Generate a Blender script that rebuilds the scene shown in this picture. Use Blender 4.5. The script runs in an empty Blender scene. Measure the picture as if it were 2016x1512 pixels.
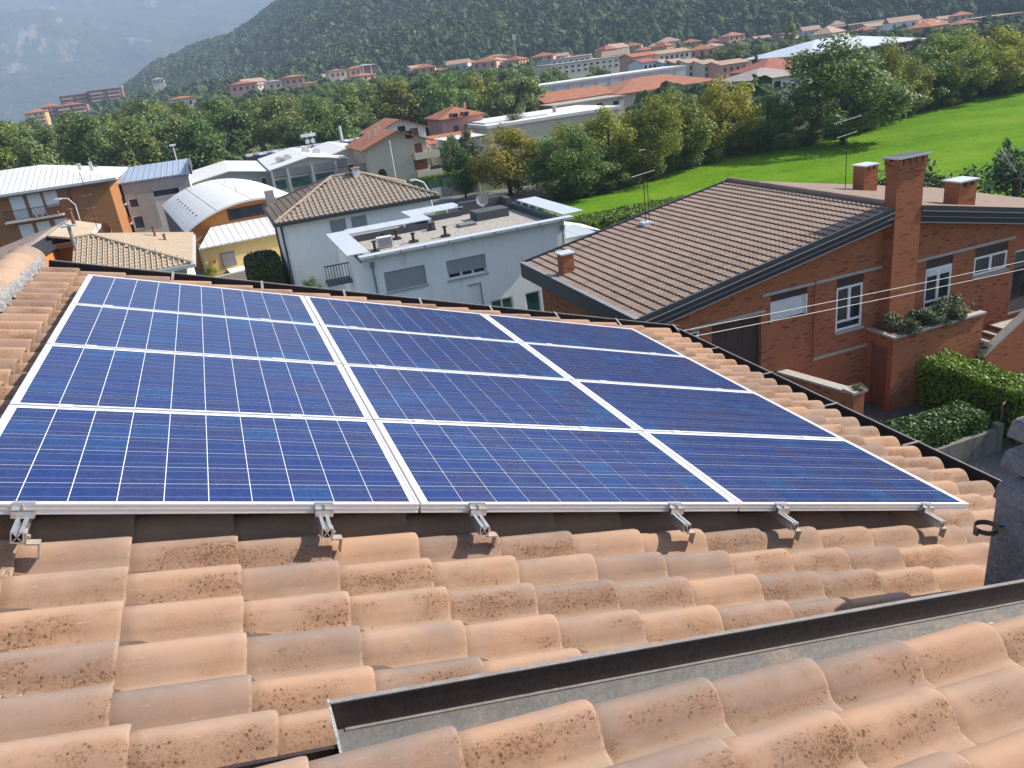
import bpy, bmesh, math, random
import numpy as np
from mathutils import Vector, Matrix

R = math.radians
SC = bpy.context.scene
COL = SC.collection
random.seed(7)
RNG = np.random.default_rng(7)

# ---------------------------------------------------------------- camera
PITCH = R(18.0)                       # slope of the tiled roof (falls towards +X)
cam_d = bpy.data.cameras.new('camera')
cam = bpy.data.objects.new('camera', cam_d)
COL.objects.link(cam)
cam_d.sensor_width = 36.0
cam_d.lens = 1560.0 / 2016.0 * 36.0
cam_d.clip_start = 0.05
cam_d.clip_end = 20000.0
CAM = Vector((1.0986, -2.9014, 1.1563))
_r = Vector((0.92810733, -0.35320375, -0.11774503))
_u = Vector((0.23666734, 0.3155526, 0.91892063))
_f = Vector((0.28741146, 0.88072338, -0.37645847))
cam.matrix_world = Matrix(((_r.x, _u.x, -_f.x, CAM.x), (_r.y, _u.y, -_f.y, CAM.y), (_r.z, _u.z, -_f.z, CAM.z), (0, 0, 0, 1)))
SC.camera = cam

# ---------------------------------------------------------------- sky, sun, exposure
SUN_DIR = Vector((0.785, -0.070, 0.62)).normalized()      # towards the sun
world = bpy.data.worlds.new('World')
SC.world = world
world.use_nodes = True
_nt = world.node_tree
_bg = _nt.nodes['Background']
_sky = _nt.nodes.new('ShaderNodeTexSky')
_sky.sky_type = 'NISHITA'
_sky.sun_disc = False
_sky.sun_elevation = math.asin(SUN_DIR.z)
_sky.sun_rotation = math.atan2(SUN_DIR.x, SUN_DIR.y)
_sky.dust_density = 1.5
_nt.links.new(_sky.outputs[0], _bg.inputs[0])
_bg.inputs[1].default_value = 0.115
sun_d = bpy.data.lights.new('sun', 'SUN')
sun_d.energy = 5.0
sun_d.angle = R(0.53)
sun_d.color = (1.0, 0.93, 0.82)
sun = bpy.data.objects.new('sun', sun_d)
COL.objects.link(sun)
sun.rotation_euler = (-SUN_DIR).to_track_quat('-Z', 'Y').to_euler()
sun.location = (60, 0, 60)
SC.view_settings.view_transform = 'Standard'
SC.view_settings.look = 'None'
SC.view_settings.gamma = 1.0
SC.view_settings.use_curve_mapping = False
SC.view_settings.exposure = 1.12
SC.cycles.use_denoising = True
SC.cycles.max_bounces = 6
SC.cycles.diffuse_bounces = 3
SC.cycles.transparent_max_bounces = 6
SC.cycles.volume_bounces = 0

# ---------------------------------------------------------------- helpers
def tag(o, label=None, cat=None, group=None, kind=None):
    if label: o['label'] = label
    if cat: o['category'] = cat
    if group: o['group'] = group
    if kind: o['kind'] = kind
    return o

def thing(name, label, cat, loc=(0, 0, 0), rot=(0, 0, 0), group=None):
    o = bpy.data.objects.new(name, None)
    o.empty_display_size = 0.2
    COL.objects.link(o)
    o.location = loc
    o.rotation_euler = rot
    return tag(o, label, cat, group)

class MB:
    """collects faces; build() links them as one mesh object"""
    def __init__(s): s.v = []; s.f = []; s.m = []
    def add(s, vs, fs, mi=0):
        b = len(s.v); s.v += [tuple(p) for p in vs]
        for f in fs: s.f.append(tuple(b + i for i in f)); s.m.append(mi)
        return s
    def box(s, x0, x1, y0, y1, z0, z1, mi=0):
        vs = [(x, y, z) for z in (z0, z1) for y in (y0, y1) for x in (x0, x1)]
        return s.add(vs, [(0, 2, 3, 1), (4, 5, 7, 6), (0, 1, 5, 4), (2, 6, 7, 3), (0, 4, 6, 2), (1, 3, 7, 5)], mi)
    def hexa(s, b, t, mi=0):
        """b, t: four bottom and four top corners, counter-clockwise from above"""
        return s.add(list(b) + list(t), [(3, 2, 1, 0), (4, 5, 6, 7), (0, 1, 5, 4), (1, 2, 6, 5), (2, 3, 7, 6), (3, 0, 4, 7)], mi)
    def prism(s, poly, axis, a, b, mi=0):
        """polygon extruded along an axis: 'y' uses (x,z), 'x' uses (y,z), 'z' uses (x,y)"""
        n = len(poly)
        def p(c, t): return (c[0], t, c[1]) if axis == 'y' else ((t, c[0], c[1]) if axis == 'x' else (c[0], c[1], t))
        vs = [p(c, a) for c in poly] + [p(c, b) for c in poly]
        fs = [tuple(range(n)), tuple(range(2 * n - 1, n - 1, -1))] + [(i, i + n, (i + 1) % n + n, (i + 1) % n) for i in range(n)]
        return s.add(vs, fs, mi)
    def tube(s, pts, rad, n=8, mi=0, cap=True):
        pts = [Vector(p) for p in pts]
        rad = rad if isinstance(rad, (list, tuple)) else [rad] * len(pts)
        vs = []; prev = None
        for i, p in enumerate(pts):
            d = (pts[min(i + 1, len(pts) - 1)] - pts[max(i - 1, 0)]).normalized()
            a = d.orthogonal().normalized() if prev is None else (prev - d * prev.dot(d)).normalized()
            prev = a; c = d.cross(a)
            for k in range(n):
                t = 2 * math.pi * k / n
                vs.append(p + (a * math.cos(t) + c * math.sin(t)) * rad[i])
        fs = [(i * n + k, i * n + (k + 1) % n, (i + 1) * n + (k + 1) % n, (i + 1) * n + k) for i in range(len(pts) - 1) for k in range(n)]
        if cap: fs += [tuple(range(n - 1, -1, -1)), tuple((len(pts) - 1) * n + k for k in range(n))]
        return s.add(vs, fs, mi)
    def cyl(s, c, r, z0, z1, n=12, mi=0): return s.tube([(c[0], c[1], z0), (c[0], c[1], z1)], r, n, mi)
    def mesh(s, name, mats, org=(0, 0, 0), smooth=False):
        me = bpy.data.meshes.new(name)
        o = Vector(org)
        me.from_pydata([tuple(Vector(p) - o) for p in s.v], [], s.f)
        for m in (mats if isinstance(mats, (list, tuple)) else [mats]): me.materials.append(m)
        if any(s.m): me.polygons.foreach_set('material_index', s.m)
        if smooth: me.polygons.foreach_set('use_smooth', [True] * len(me.polygons))
        me.update()
        bm = bmesh.new(); bm.from_mesh(me); bmesh.ops.recalc_face_normals(bm, faces=bm.faces); bm.to_mesh(me); bm.free()
        return me
    def build(s, name, mats, parent=None, world=True, smooth=False):
        """world=True: coordinates are world ones (parent without rotation)"""
        org = (0, 0, 0)
        if parent is not None and world:
            org = Vector(parent.location)
            if parent.parent is not None: org = org + Vector(parent.parent.location)
        o = bpy.data.objects.new(name, s.mesh(name, mats, org, smooth))
        COL.objects.link(o)
        o.parent = parent
        return o

def link(name, me, parent=None, loc=(0, 0, 0), rot=(0, 0, 0), scale=(1, 1, 1)):
    o = bpy.data.objects.new(name, me)
    COL.objects.link(o)
    o.parent = parent; o.location = loc; o.rotation_euler = rot; o.scale = scale
    return o

# ---------------------------------------------------------------- materials
class NT:
    def __init__(s, name):
        s.m = bpy.data.materials.new(name); s.m.use_nodes = True
        s.t = s.m.node_tree; s.b = s.t.nodes['Principled BSDF']
        s.out = s.t.nodes['Material Output']
    def n(s, typ, **kw):
        nd = s.t.nodes.new(typ)
        for k, v in kw.items():
            if k.startswith('i_'): nd.inputs[k[2:].replace('_', ' ')].default_value = v
            else: setattr(nd, k, v)
        return nd
    def l(s, a, b): s.t.links.new(a, b)
    def coord(s, kind='Object', scale=None, offset=None):
        tc = s.n('ShaderNodeTexCoord'); o = tc.outputs[kind]
        if scale is not None or offset is not None:
            mp = s.n('ShaderNodeMapping'); s.l(o, mp.inputs[0])
            if scale is not None: mp.inputs['Scale'].default_value = scale if hasattr(scale, '__len__') else (scale,) * 3
            if offset is not None: s.l(offset, mp.inputs['Location'])
            o = mp.outputs[0]
        return o
    def noise(s, vec, scale, detail=3, rough=0.55):
        nd = s.n('ShaderNodeTexNoise'); nd.inputs['Scale'].default_value = scale
        nd.inputs['Detail'].default_value = detail; nd.inputs['Roughness'].default_value = rough
        if vec is not None: s.l(vec, nd.inputs['Vector'])
        return nd.outputs['Fac']
    def ramp(s, fac, stops, interp='LINEAR'):
        nd = s.n('ShaderNodeValToRGB'); nd.color_ramp.interpolation = interp
        el = nd.color_ramp.elements
        while len(el) < len(stops): el.new(0.5)
        for e, (p, c) in zip(el, stops): e.position = p; e.color = (*c, 1) if len(c) == 3 else c
        s.l(fac, nd.inputs[0]); return nd.outputs[0]
    def maprange(s, v, a, b, c=0.0, d=1.0, smooth=True):
        nd = s.n('ShaderNodeMapRange'); nd.interpolation_type = 'SMOOTHSTEP' if smooth else 'LINEAR'
        for i, x in zip(('From Min', 'From Max', 'To Min', 'To Max'), (a, b, c, d)): nd.inputs[i].default_value = x
        s.l(v, nd.inputs['Value']); return nd.outputs[0]
    def math(s, op, a, b=0.0):
        nd = s.n('ShaderNodeMath', operation=op)
        for i, x in enumerate((a, b)):
            if isinstance(x, (int, float)): nd.inputs[i].default_value = x
            else: s.l(x, nd.inputs[i])
        return nd.outputs[0]
    def mix(s, fac, a, b, mode='MIX'):
        nd = s.n('ShaderNodeMix', data_type='RGBA', blend_type=mode)
        for i, x in ((0, fac), (6, a), (7, b)):
            if isinstance(x, (int, float)): nd.inputs[i].default_value = x
            elif isinstance(x, tuple): nd.inputs[i].default_value = (*x, 1) if len(x) == 3 else x
            else: s.l(x, nd.inputs[i])
        return nd.outputs[2]
    def sep(s, vec):
        nd = s.n('ShaderNodeSeparateXYZ'); s.l(vec, nd.inputs[0]); return nd.outputs
    def comb(s, x, y, z):
        nd = s.n('ShaderNodeCombineXYZ')
        for i, q in enumerate((x, y, z)):
            if isinstance(q, (int, float)): nd.inputs[i].default_value = q
            else: s.l(q, nd.inputs[i])
        return nd.outputs[0]
    def rand(s): return s.n('ShaderNodeObjectInfo').outputs['Random']
    def bump(s, h, strength=0.3, dist=0.01):
        nd = s.n('ShaderNodeBump'); nd.inputs['Strength'].default_value = strength; nd.inputs['Distance'].default_value = dist
        s.l(h, nd.inputs['Height']); s.l(nd.outputs[0], s.b.inputs['Normal'])
    def base(s, c):
        if isinstance(c, tuple): s.b.inputs['Base Color'].default_value = (*c, 1) if len(c) == 3 else c
        else: s.l(c, s.b.inputs['Base Color'])
    def set(s, rough=None, metal=None, spec=None, coat=None):
        if rough is not None:
            if isinstance(rough, (int, float)): s.b.inputs['Roughness'].default_value = rough
            else: s.l(rough, s.b.inputs['Roughness'])
        if metal is not None: s.b.inputs['Metallic'].default_value = metal
        if spec is not None: s.b.inputs['Specular IOR Level'].default_value = spec
        if coat is not None: s.b.inputs['Coat Weight'].default_value = coat; s.b.inputs['Coat Roughness'].default_value = 0.06

def sh(c, k): return tuple(min(1.0, x * k) for x in c)

def pm(name, c, var=0.18, scale=2.0, rough=0.8, metal=0.0, bump=0.0, bscale=40.0, spec=0.3, stain=None, rnd=0.0):
    """plain procedural surface: colour broken up by two noises, optional streaky stain, per-object shift"""
    t = NT(name); v = t.coord('Object')
    f = t.math('MULTIPLY', t.math('ADD', t.noise(v, scale, 4), t.noise(v, scale * 9, 3)), 0.5)
    col = t.ramp(f, [(0.32, sh(c, 1 - var)), (0.68, sh(c, 1 + var))])
    if stain:
        vs = t.coord('Object', (3.0, 3.0, 0.35))
        m = t.maprange(t.noise(vs, 1.3, 5), 0.52, 0.75, 0, stain[1])
        col = t.mix(m, col, stain[0])
    if rnd:
        h = t.n('ShaderNodeHueSaturation'); t.l(col, h.inputs['Color'])
        t.l(t.maprange(t.rand(), 0, 1, 1 - rnd, 1 + rnd, False), h.inputs['Value']); col = h.outputs[0]
    t.base(col); t.set(rough, metal, spec)
    if bump: t.bump(t.noise(v, bscale, 3), bump, 0.02)
    return t.m
M = {}
def mat_terracotta():
    t = NT('terracotta_tile'); r = t.rand()
    off = t.comb(t.math('MULTIPLY', r, 37.0), t.math('MULTIPLY', r, 91.0), t.math('MULTIPLY', r, 53.0))
    raw = t.coord('Object'); y = t.sep(raw)[1]; x = t.sep(raw)[0]
    v = t.coord('Object', (1, 1, 1), off)
    r2 = t.math('FRACT', t.math('MULTIPLY', r, 17.3))
    # fired body: orange to greyish rose, drifting along the tile
    f = t.math('ADD', t.math('MULTIPLY', t.math('SUBTRACT', t.noise(v, 5.0, 3), 0.5), 1.1), t.maprange(r, 0, 1, 0.12, 0.88, False))
    col = t.ramp(f, [(0.05, (0.390, 0.246, 0.162)), (0.36, (0.338, 0.234, 0.172)), (0.60, (0.270, 0.198, 0.158)), (0.92, (0.196, 0.160, 0.141))])
    # dusty pan
    pan = t.math('MULTIPLY', t.maprange(y, -0.055, -0.085), t.maprange(t.noise(v, 9, 4), 0.3, 0.7, 0.25, 0.75))
    col = t.mix(pan, col, (0.262, 0.192, 0.138))
    # dark lichen, thick on the near flank of the barrel
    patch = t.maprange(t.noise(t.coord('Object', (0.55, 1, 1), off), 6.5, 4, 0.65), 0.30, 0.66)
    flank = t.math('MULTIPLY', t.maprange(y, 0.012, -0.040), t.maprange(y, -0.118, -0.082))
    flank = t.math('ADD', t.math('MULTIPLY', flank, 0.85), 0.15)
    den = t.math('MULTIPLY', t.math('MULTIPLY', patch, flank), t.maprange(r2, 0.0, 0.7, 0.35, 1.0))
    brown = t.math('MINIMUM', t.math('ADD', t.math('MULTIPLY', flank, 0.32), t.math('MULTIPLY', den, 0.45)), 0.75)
    fine = t.maprange(t.math('SUBTRACT', t.math('ADD', t.math('MULTIPLY', t.noise(v, 230, 2, 0.5), 0.6), t.math('MULTIPLY', t.noise(v, 95, 2, 0.5), 0.4)), t.math('MULTIPLY', den, 0.11)), 0.425, 0.345)
    vo = t.n('ShaderNodeTexVoronoi'); vo.inputs['Scale'].default_value = 55; t.l(v, vo.inputs['Vector'])
    big = t.maprange(t.math('SUBTRACT', vo.outputs['Distance'], t.math('MULTIPLY', t.noise(v, 30, 2), 0.42)), 0.06, -0.02)
    big = t.math('MULTIPLY', big, t.maprange(den, 0.25, 0.7))
    sp = t.math('MINIMUM', t.math('ADD', t.math('MULTIPLY', t.math('MULTIPLY', fine, den), 0.68), t.math('MULTIPLY', big, 0.8)), 0.9)
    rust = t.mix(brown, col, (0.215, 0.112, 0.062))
    col = t.mix(sp, rust, (0.080, 0.046, 0.030))
    # darker band below each lap, thin paler rim at the open end
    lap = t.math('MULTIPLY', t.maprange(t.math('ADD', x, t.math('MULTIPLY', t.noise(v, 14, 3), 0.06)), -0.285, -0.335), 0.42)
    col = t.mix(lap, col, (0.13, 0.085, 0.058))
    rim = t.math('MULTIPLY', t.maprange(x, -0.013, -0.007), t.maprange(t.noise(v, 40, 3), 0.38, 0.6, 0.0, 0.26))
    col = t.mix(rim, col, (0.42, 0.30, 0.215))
    # pale scuffs
    sc = t.math('MULTIPLY', t.maprange(t.noise(t.coord('Object', (8, 60, 8), off), 2.4, 4), 0.66, 0.75), 0.35)
    col = t.mix(sc, col, (0.46, 0.38, 0.31))
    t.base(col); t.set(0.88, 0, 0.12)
    t.bump(t.math('ADD', t.noise(v, 160, 3), t.math('MULTIPLY', sp, -0.4)), 0.22, 0.003)
    return t.m
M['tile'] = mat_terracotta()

def mat_cell():
    t = NT('polycrystalline_cell'); r = t.rand(); raw = t.coord('Object')
    off = t.comb(t.math('MULTIPLY', r, 31.0), t.math('MULTIPLY', r, 77.0), 0.0)
    v = t.coord('Object', (1, 1, 1), off)
    vo = t.n('ShaderNodeTexVoronoi'); vo.inputs['Scale'].default_value = 75; t.l(v, vo.inputs['Vector'])
    g = t.sep(vo.outputs['Color'])[0]
    c = t.ramp(r, [(0.0, (0.0105, 0.026, 0.122)), (0.40, (0.0135, 0.028, 0.114)), (0.68, (0.021, 0.027, 0.098)), (0.88, (0.012, 0.034, 0.128)), (1.0, (0.010, 0.044, 0.142))])
    h = t.n('ShaderNodeHueSaturation'); t.l(c, h.inputs['Color'])
    t.l(t.maprange(g, 0, 1, 0.80, 1.22, False), h.inputs['Value'])
    c = h.outputs[0]
    # two silver ribbons along the cell, faint grid fingers across
    y = t.sep(raw)[1]
    rib = t.math('ABSOLUTE', t.math('SUBTRACT', t.math('FRACT', t.math('DIVIDE', y, 0.078)), 0.5))
    rib = t.maprange(rib, 0.020, 0.010)
    c = t.mix(t.math('MULTIPLY', rib, 0.46), c, (0.34, 0.36, 0.42))
    # a little dust and dried drops
    d = t.maprange(t.noise(t.coord('Object', (60, 160, 1), off), 0.9, 3), 0.66, 0.74)
    c = t.mix(t.math('MULTIPLY', d, 0.22), c, (0.35, 0.38, 0.45))
    t.base(c); t.set(t.maprange(t.noise(v, 5, 3), 0.3, 0.7, 0.12, 0.22), 0, 0.28)
    return t.m
M['cell'] = mat_cell()

def mat_alu(name, c, rough, streak=0.12, metal=0.85):
    t = NT(name); v = t.coord('Object', (3, 3, 60))
    f = t.noise(v, 3.0, 4)
    t.base(t.ramp(f, [(0.3, sh(c, 1 - streak)), (0.7, sh(c, 1 + streak))])); t.set(rough, metal, 0.5); return t.m
M['alu'] = mat_alu('anodised_aluminium', (0.74, 0.74, 0.74), 0.42, 0.06, 0.5)
M['alu2'] = mat_alu('raw_aluminium', (0.66, 0.65, 0.64), 0.38, 0.25)
M['backsheet'] = pm('white_backsheet', (0.80, 0.80, 0.80), 0.04, 8, 0.35)
M['hook'] = pm('galvanised_hook', (0.42, 0.36, 0.31), 0.2, 30, 0.55, 0.5)
M['dkbrown'] = pm('dark_brown_sheet', (0.034, 0.022, 0.021), 0.35, 6, 0.45, 0.0, 0.1, 60, 0.4)
M['gutrim'] = pm('weathered_gutter_rim', (0.22, 0.20, 0.19), 0.3, 12, 0.5, 0.2)
M['lead'] = pm('weathered_grey_flashing', (0.112, 0.108, 0.105), 0.18, 7, 0.62, 0.15, 0.25, 35, 0.4, ((0.25, 0.19, 0.13), 0.7))
M['flashend'] = pm('peeled_paint_edge', (0.28, 0.29, 0.30), 0.75, 22, 0.7, 0.0, 0.5, 60)
M['foil'] = pm('crinkled_ridge_foil', (0.22, 0.22, 0.225), 0.35, 25, 0.5, 0.3, 0.6, 60)
M['concrete'] = pm('rough_concrete', (0.25, 0.238, 0.236), 0.32, 6, 0.95, 0, 0.6, 45, 0.15)
M['rustring'] = pm('rusty_steel', (0.20, 0.13, 0.10), 0.4, 25, 0.65, 0.5)
M['deck'] = pm('roof_underlay', (0.10, 0.075, 0.06), 0.2, 4, 0.9)
M['plaster_own'] = pm('cream_plaster', (0.55, 0.47, 0.36), 0.06, 1.2, 0.9)

def mat_brick():
    t = NT('red_brick'); v = t.coord('Object')
    g = t.n('ShaderNodeNewGeometry'); n = t.sep(g.outputs['Normal']); p = t.sep(v)
    # course direction follows the wall: x on walls facing y, y on walls facing x
    ax = t.math('GREATER_THAN', t.math('ABSOLUTE', n[0]), 0.6)
    u = t.math('ADD', t.math('MULTIPLY', p[1], ax), t.math('MULTIPLY', p[0], t.math('SUBTRACT', 1.0, ax)))
    uv = t.comb(u, p[2], 0.0)
    b = t.n('ShaderNodeTexBrick'); t.l(uv, b.inputs['Vector'])
    b.inputs['Scale'].default_value = 1.0; b.inputs['Brick Width'].default_value = 0.20; b.inputs['Row Height'].default_value = 0.056
    b.inputs['Mortar Size'].default_value = 0.006; b.inputs['Mortar Smooth'].default_value = 0.2; b.inputs['Bias'].default_value = -0.25
    b.inputs['Color1'].default_value = (0.395, 0.145, 0.070, 1); b.inputs['Color2'].default_value = (0.285, 0.100, 0.054, 1); b.inputs['Mortar'].default_value = (0.23, 0.125, 0.082, 1)
    cell = t.n('ShaderNodeTexWhiteNoise', noise_dimensions='2D')
    row = t.math('FLOOR', t.math('DIVIDE', p[2], 0.056))
    cx = t.math('FLOOR', t.math('DIVIDE', t.math('ADD', u, t.math('MULTIPLY', row, 0.10)), 0.20))
    t.l(t.comb(cx, row, 0.0), cell.inputs['Vector'])
    dark = t.math('MULTIPLY', t.maprange(cell.outputs['Value'], 0.90, 0.94), 0.62)
    c = t.mix(dark, b.outputs['Color'], (0.075, 0.035, 0.03))
    c = t.mix(t.maprange(t.noise(v, 0.7, 4), 0.35, 0.7, 0.0, 0.35), c, (0.38, 0.150, 0.075))
    t.base(c); t.set(0.95, 0, 0.05)
    t.bump(t.math('ADD', t.math('MULTIPLY', b.outputs['Fac'], -1.0), t.math('MULTIPLY', t.noise(v, 25, 3), 0.6)), 0.7, 0.012)
    return t.m
M['brick'] = mat_brick()

def mat_roof(name, c, c2, rnd=0.14, rough=0.85):
    t = NT(name); r = t.rand(); v = t.coord('Object')
    f = t.math('ADD', t.math('MULTIPLY', t.noise(v, 3, 4), 0.6), t.math('MULTIPLY', t.noise(v, 22, 3), 0.4))
    col = t.ramp(f, [(0.3, c), (0.7, c2)])
    h = t.n('ShaderNodeHueSaturation'); t.l(col, h.inputs['Color']); t.l(t.maprange(r, 0, 1, 1 - rnd, 1 + rnd, False), h.inputs['Value'])
    t.base(h.outputs[0]); t.set(rough, 0, 0.12); t.bump(t.noise(v, 60, 3), 0.25, 0.006); return t.m
M['browntile'] = mat_roof('brown_concrete_tile', (0.185, 0.132, 0.106), (0.272, 0.205, 0.168))
M['greybrowntile'] = mat_roof('grey_brown_tile', (0.20, 0.16, 0.125), (0.31, 0.255, 0.205))
M['sandtile'] = mat_roof('sand_tile', (0.31, 0.245, 0.175), (0.41, 0.33, 0.24))

def mat_wavetile(name, c, c2, pitch=0.25, axis='X'):
    """tile courses too small to tell apart: ribs running down the slope"""
    t = NT(name); v = t.coord('Object')
    g = t.n('ShaderNodeNewGeometry'); n = t.sep(g.outputs['Normal']); p = t.sep(v)
    ax = t.math('GREATER_THAN', t.math('ABSOLUTE', n[0]), t.math('ABSOLUTE', n[1]))
    u = t.math('ADD', t.math('MULTIPLY', p[1], ax), t.math('MULTIPLY', p[0], t.math('SUBTRACT', 1.0, ax)))
    w = t.math('ADD', t.math('MULTIPLY', p[0], ax), t.math('MULTIPLY', p[1], t.math('SUBTRACT', 1.0, ax)))
    s1 = t.math('SINE', t.math('MULTIPLY', u, 2 * math.pi / pitch))
    s2 = t.math('FRACT', t.math('MULTIPLY', w, 1 / 0.4))
    f = t.math('ADD', t.math('MULTIPLY', t.noise(v, 0.8, 5), 0.7), t.math('MULTIPLY', t.noise(v, 9, 3), 0.35))
    t.base(t.ramp(f, [(0.35, c), (0.7, c2)])); t.set(0.85, 0, 0.25)
    t.bump(t.math('ADD', t.math('MULTIPLY', s1, 0.6), t.math('MULTIPLY', s2, -0.5)), 0.8, 0.05); return t.m
M['redroof'] = mat_wavetile('red_tile_roof', (0.255, 0.095, 0.052), (0.360, 0.160, 0.095), 0.5)
M['redroof2'] = mat_wavetile('brick_red_roof', (0.25, 0.080, 0.055), (0.335, 0.125, 0.09), 0.5)
M['paleroof'] = mat_wavetile('faded_tile_roof', (0.30, 0.19, 0.135), (0.40, 0.275, 0.205), 0.6)
M['greyroof'] = mat_wavetile('grey_tile_roof', (0.24, 0.21, 0.19), (0.34, 0.30, 0.27), 0.6)

def mat_ribbed(name, c, pitch, depth=0.04, rough=0.5, metal=0.0, dirty=0.12):
    t = NT(name); v = t.coord('Object')
    g = t.n('ShaderNodeNewGeometry'); n = t.sep(g.outputs['Normal']); p = t.sep(v)
    ax = t.math('GREATER_THAN', t.math('ABSOLUTE', n[0]), t.math('ABSOLUTE', n[1]))
    u = t.math('ADD', t.math('MULTIPLY', p[1], ax), t.math('MULTIPLY', p[0], t.math('SUBTRACT', 1.0, ax)))
    fr = t.math('FRACT', t.math('DIVIDE', u, pitch))
    rib = t.math('MULTIPLY', t.maprange(fr, 0.0, 0.08), t.maprange(fr, 0.30, 0.22))
    f = t.noise(v, 0.35, 5)
    t.base(t.ramp(f, [(0.3, sh(c, 1 - dirty)), (0.7, c)])); t.set(rough, metal, 0.4)
    t.bump(rib, 1.0, depth); return t.m
M['whiteroof'] = mat_ribbed('white_sheet_roof', (0.60, 0.61, 0.60), 0.5)
M['whiteplain'] = pm('white_membrane', (0.60, 0.60, 0.585), 0.06, 0.5, 0.6)
M['blueroof'] = mat_ribbed('blue_grey_sheet', (0.30, 0.36, 0.46), 0.6, 0.05, 0.35)
M['zinc'] = mat_ribbed('pale_zinc', (0.52, 0.56, 0.60), 0.9, 0.02, 0.40, 0.3)
M['zincp'] = pm('pale_zinc_sheet', (0.54, 0.58, 0.62), 0.06, 1.5, 0.42, 0.3)

M['white'] = pm('white_render', (0.82, 0.83, 0.83), 0.035, 0.8, 0.9, 0, 0.15, 60, 0.2, ((0.50, 0.53, 0.53), 0.30))
M['white2'] = pm('white_render_plain', (0.72, 0.72, 0.70), 0.04, 0.5, 0.9, stain=((0.55, 0.52, 0.47), 0.25))
M['orange'] = pm('burnt_orange_render', (0.33, 0.145, 0.055), 0.10, 0.6, 0.9)
M['orange2'] = pm('orange_render', (0.52, 0.205, 0.058), 0.08, 0.8, 0.9)
M['yellow'] = pm('yellow_render', (0.68, 0.50, 0.20), 0.07, 0.7, 0.9)
M['beige'] = pm('beige_render', (0.56, 0.50, 0.40), 0.06, 0.4, 0.9, stain=((0.40, 0.36, 0.30), 0.3))
M['pink'] = pm('pink_render', (0.58, 0.30, 0.26), 0.06, 0.4, 0.9)
M['salmon'] = pm('salmon_render', (0.60, 0.33, 0.25), 0.07, 0.3, 0.9)
M['cream'] = pm('cream_render', (0.62, 0.56, 0.45), 0.07, 0.3, 0.9)
M['teal'] = pm('teal_render', (0.30, 0.50, 0.48), 0.06, 0.3, 0.9)
M['ochre'] = pm('ochre_render', (0.50, 0.33, 0.15), 0.07, 0.3, 0.9)
M['greywall'] = pm('grey_concrete_panel', (0.34, 0.335, 0.325), 0.10, 0.6, 0.9, stain=((0.22, 0.21, 0.20), 0.4))
M['greydark'] = pm('dark_grey_cladding', (0.16, 0.16, 0.165), 0.15, 3.0, 0.85)
M['lightgrey'] = pm('light_grey_panel', (0.50, 0.50, 0.48), 0.07, 0.7, 0.9)
M['brownblock'] = pm('brown_brick_block', (0.26, 0.14, 0.10), 0.15, 0.6, 0.9)
M['gravel'] = pm('roof_gravel', (0.31, 0.285, 0.255), 0.5, 6.0, 0.95, 0, 0.8, 25)
M['darkmem'] = pm('dark_bitumen', (0.075, 0.078, 0.085), 0.25, 2.0, 0.8)
M['dkmetal'] = pm('dark_fascia', (0.040, 0.042, 0.052), 0.2, 1.2, 0.45, 0.1, spec=0.4)
M['fasciatrim'] = pm('grey_fascia_trim', (0.24, 0.24, 0.25), 0.12, 2.0, 0.5, 0.2)
M['frame'] = pm('white_window_frame', (0.70, 0.71, 0.72), 0.04, 3, 0.5)
M['shutter'] = pm('grey_roller_shutter', (0.36, 0.39, 0.41), 0.05, 2, 0.55)
M['wshutter'] = pm('white_roller_shutter', (0.74, 0.75, 0.76), 0.04, 2, 0.55)
M['shutterbox'] = pm('dark_brown_panel', (0.060, 0.036, 0.032), 0.2, 4, 0.6)
M['string'] = pm('grey_stone_string', (0.36, 0.33, 0.29), 0.15, 5, 0.9)
M['brownwood'] = pm('brown_shutter_wood', (0.17, 0.075, 0.045), 0.2, 6, 0.7)
M['iron'] = pm('black_iron', (0.035, 0.033, 0.032), 0.2, 8, 0.55, 0.3)
M['pipe'] = pm('grey_downpipe', (0.26, 0.26, 0.26), 0.15, 3, 0.5, 0.3)
M['red'] = pm('red_plastic', (0.45, 0.06, 0.04), 0.15, 8, 0.5)
M['clay'] = pm('clay_pot', (0.48, 0.19, 0.09), 0.15, 8, 0.8)
M['yellowp'] = pm('yellow_plastic', (0.70, 0.50, 0.03), 0.1, 5, 0.5)
M['cable'] = pm('pale_cable', (0.55, 0.54, 0.52), 0.08, 5, 0.6)
M['asphalt'] = pm('worn_asphalt', (0.13, 0.122, 0.112), 0.22, 1.5, 0.95, 0, 0.4, 40)
M['paving'] = pm('dark_paving', (0.085, 0.08, 0.076), 0.25, 2.2, 0.9, 0, 0.4, 20)
M['stainedwall'] = pm('stained_concrete', (0.17, 0.165, 0.15), 0.3, 1.5, 0.95, 0, 0.3, 20, 0.1, ((0.06, 0.06, 0.05), 0.7))
M['fencegreen'] = pm('green_mesh', (0.05, 0.12, 0.07), 0.2, 4, 0.8)
def mat_glass(name='window_glass', c=(0.022, 0.028, 0.034)):
    t = NT(name); v = t.coord('Object')
    t.base(t.ramp(t.noise(v, 1.6, 3), [(0.35, sh(c, 0.5)), (0.65, sh(c, 1.9))])); t.set(0.07, 0, 0.6); return t.m
M['glass'] = mat_glass()
M['greenglass'] = mat_glass('green_tinted_glass', (0.035, 0.095, 0.08))
M['skydome'] = mat_glass('rooflight_dome', (0.26, 0.31, 0.42))

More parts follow.
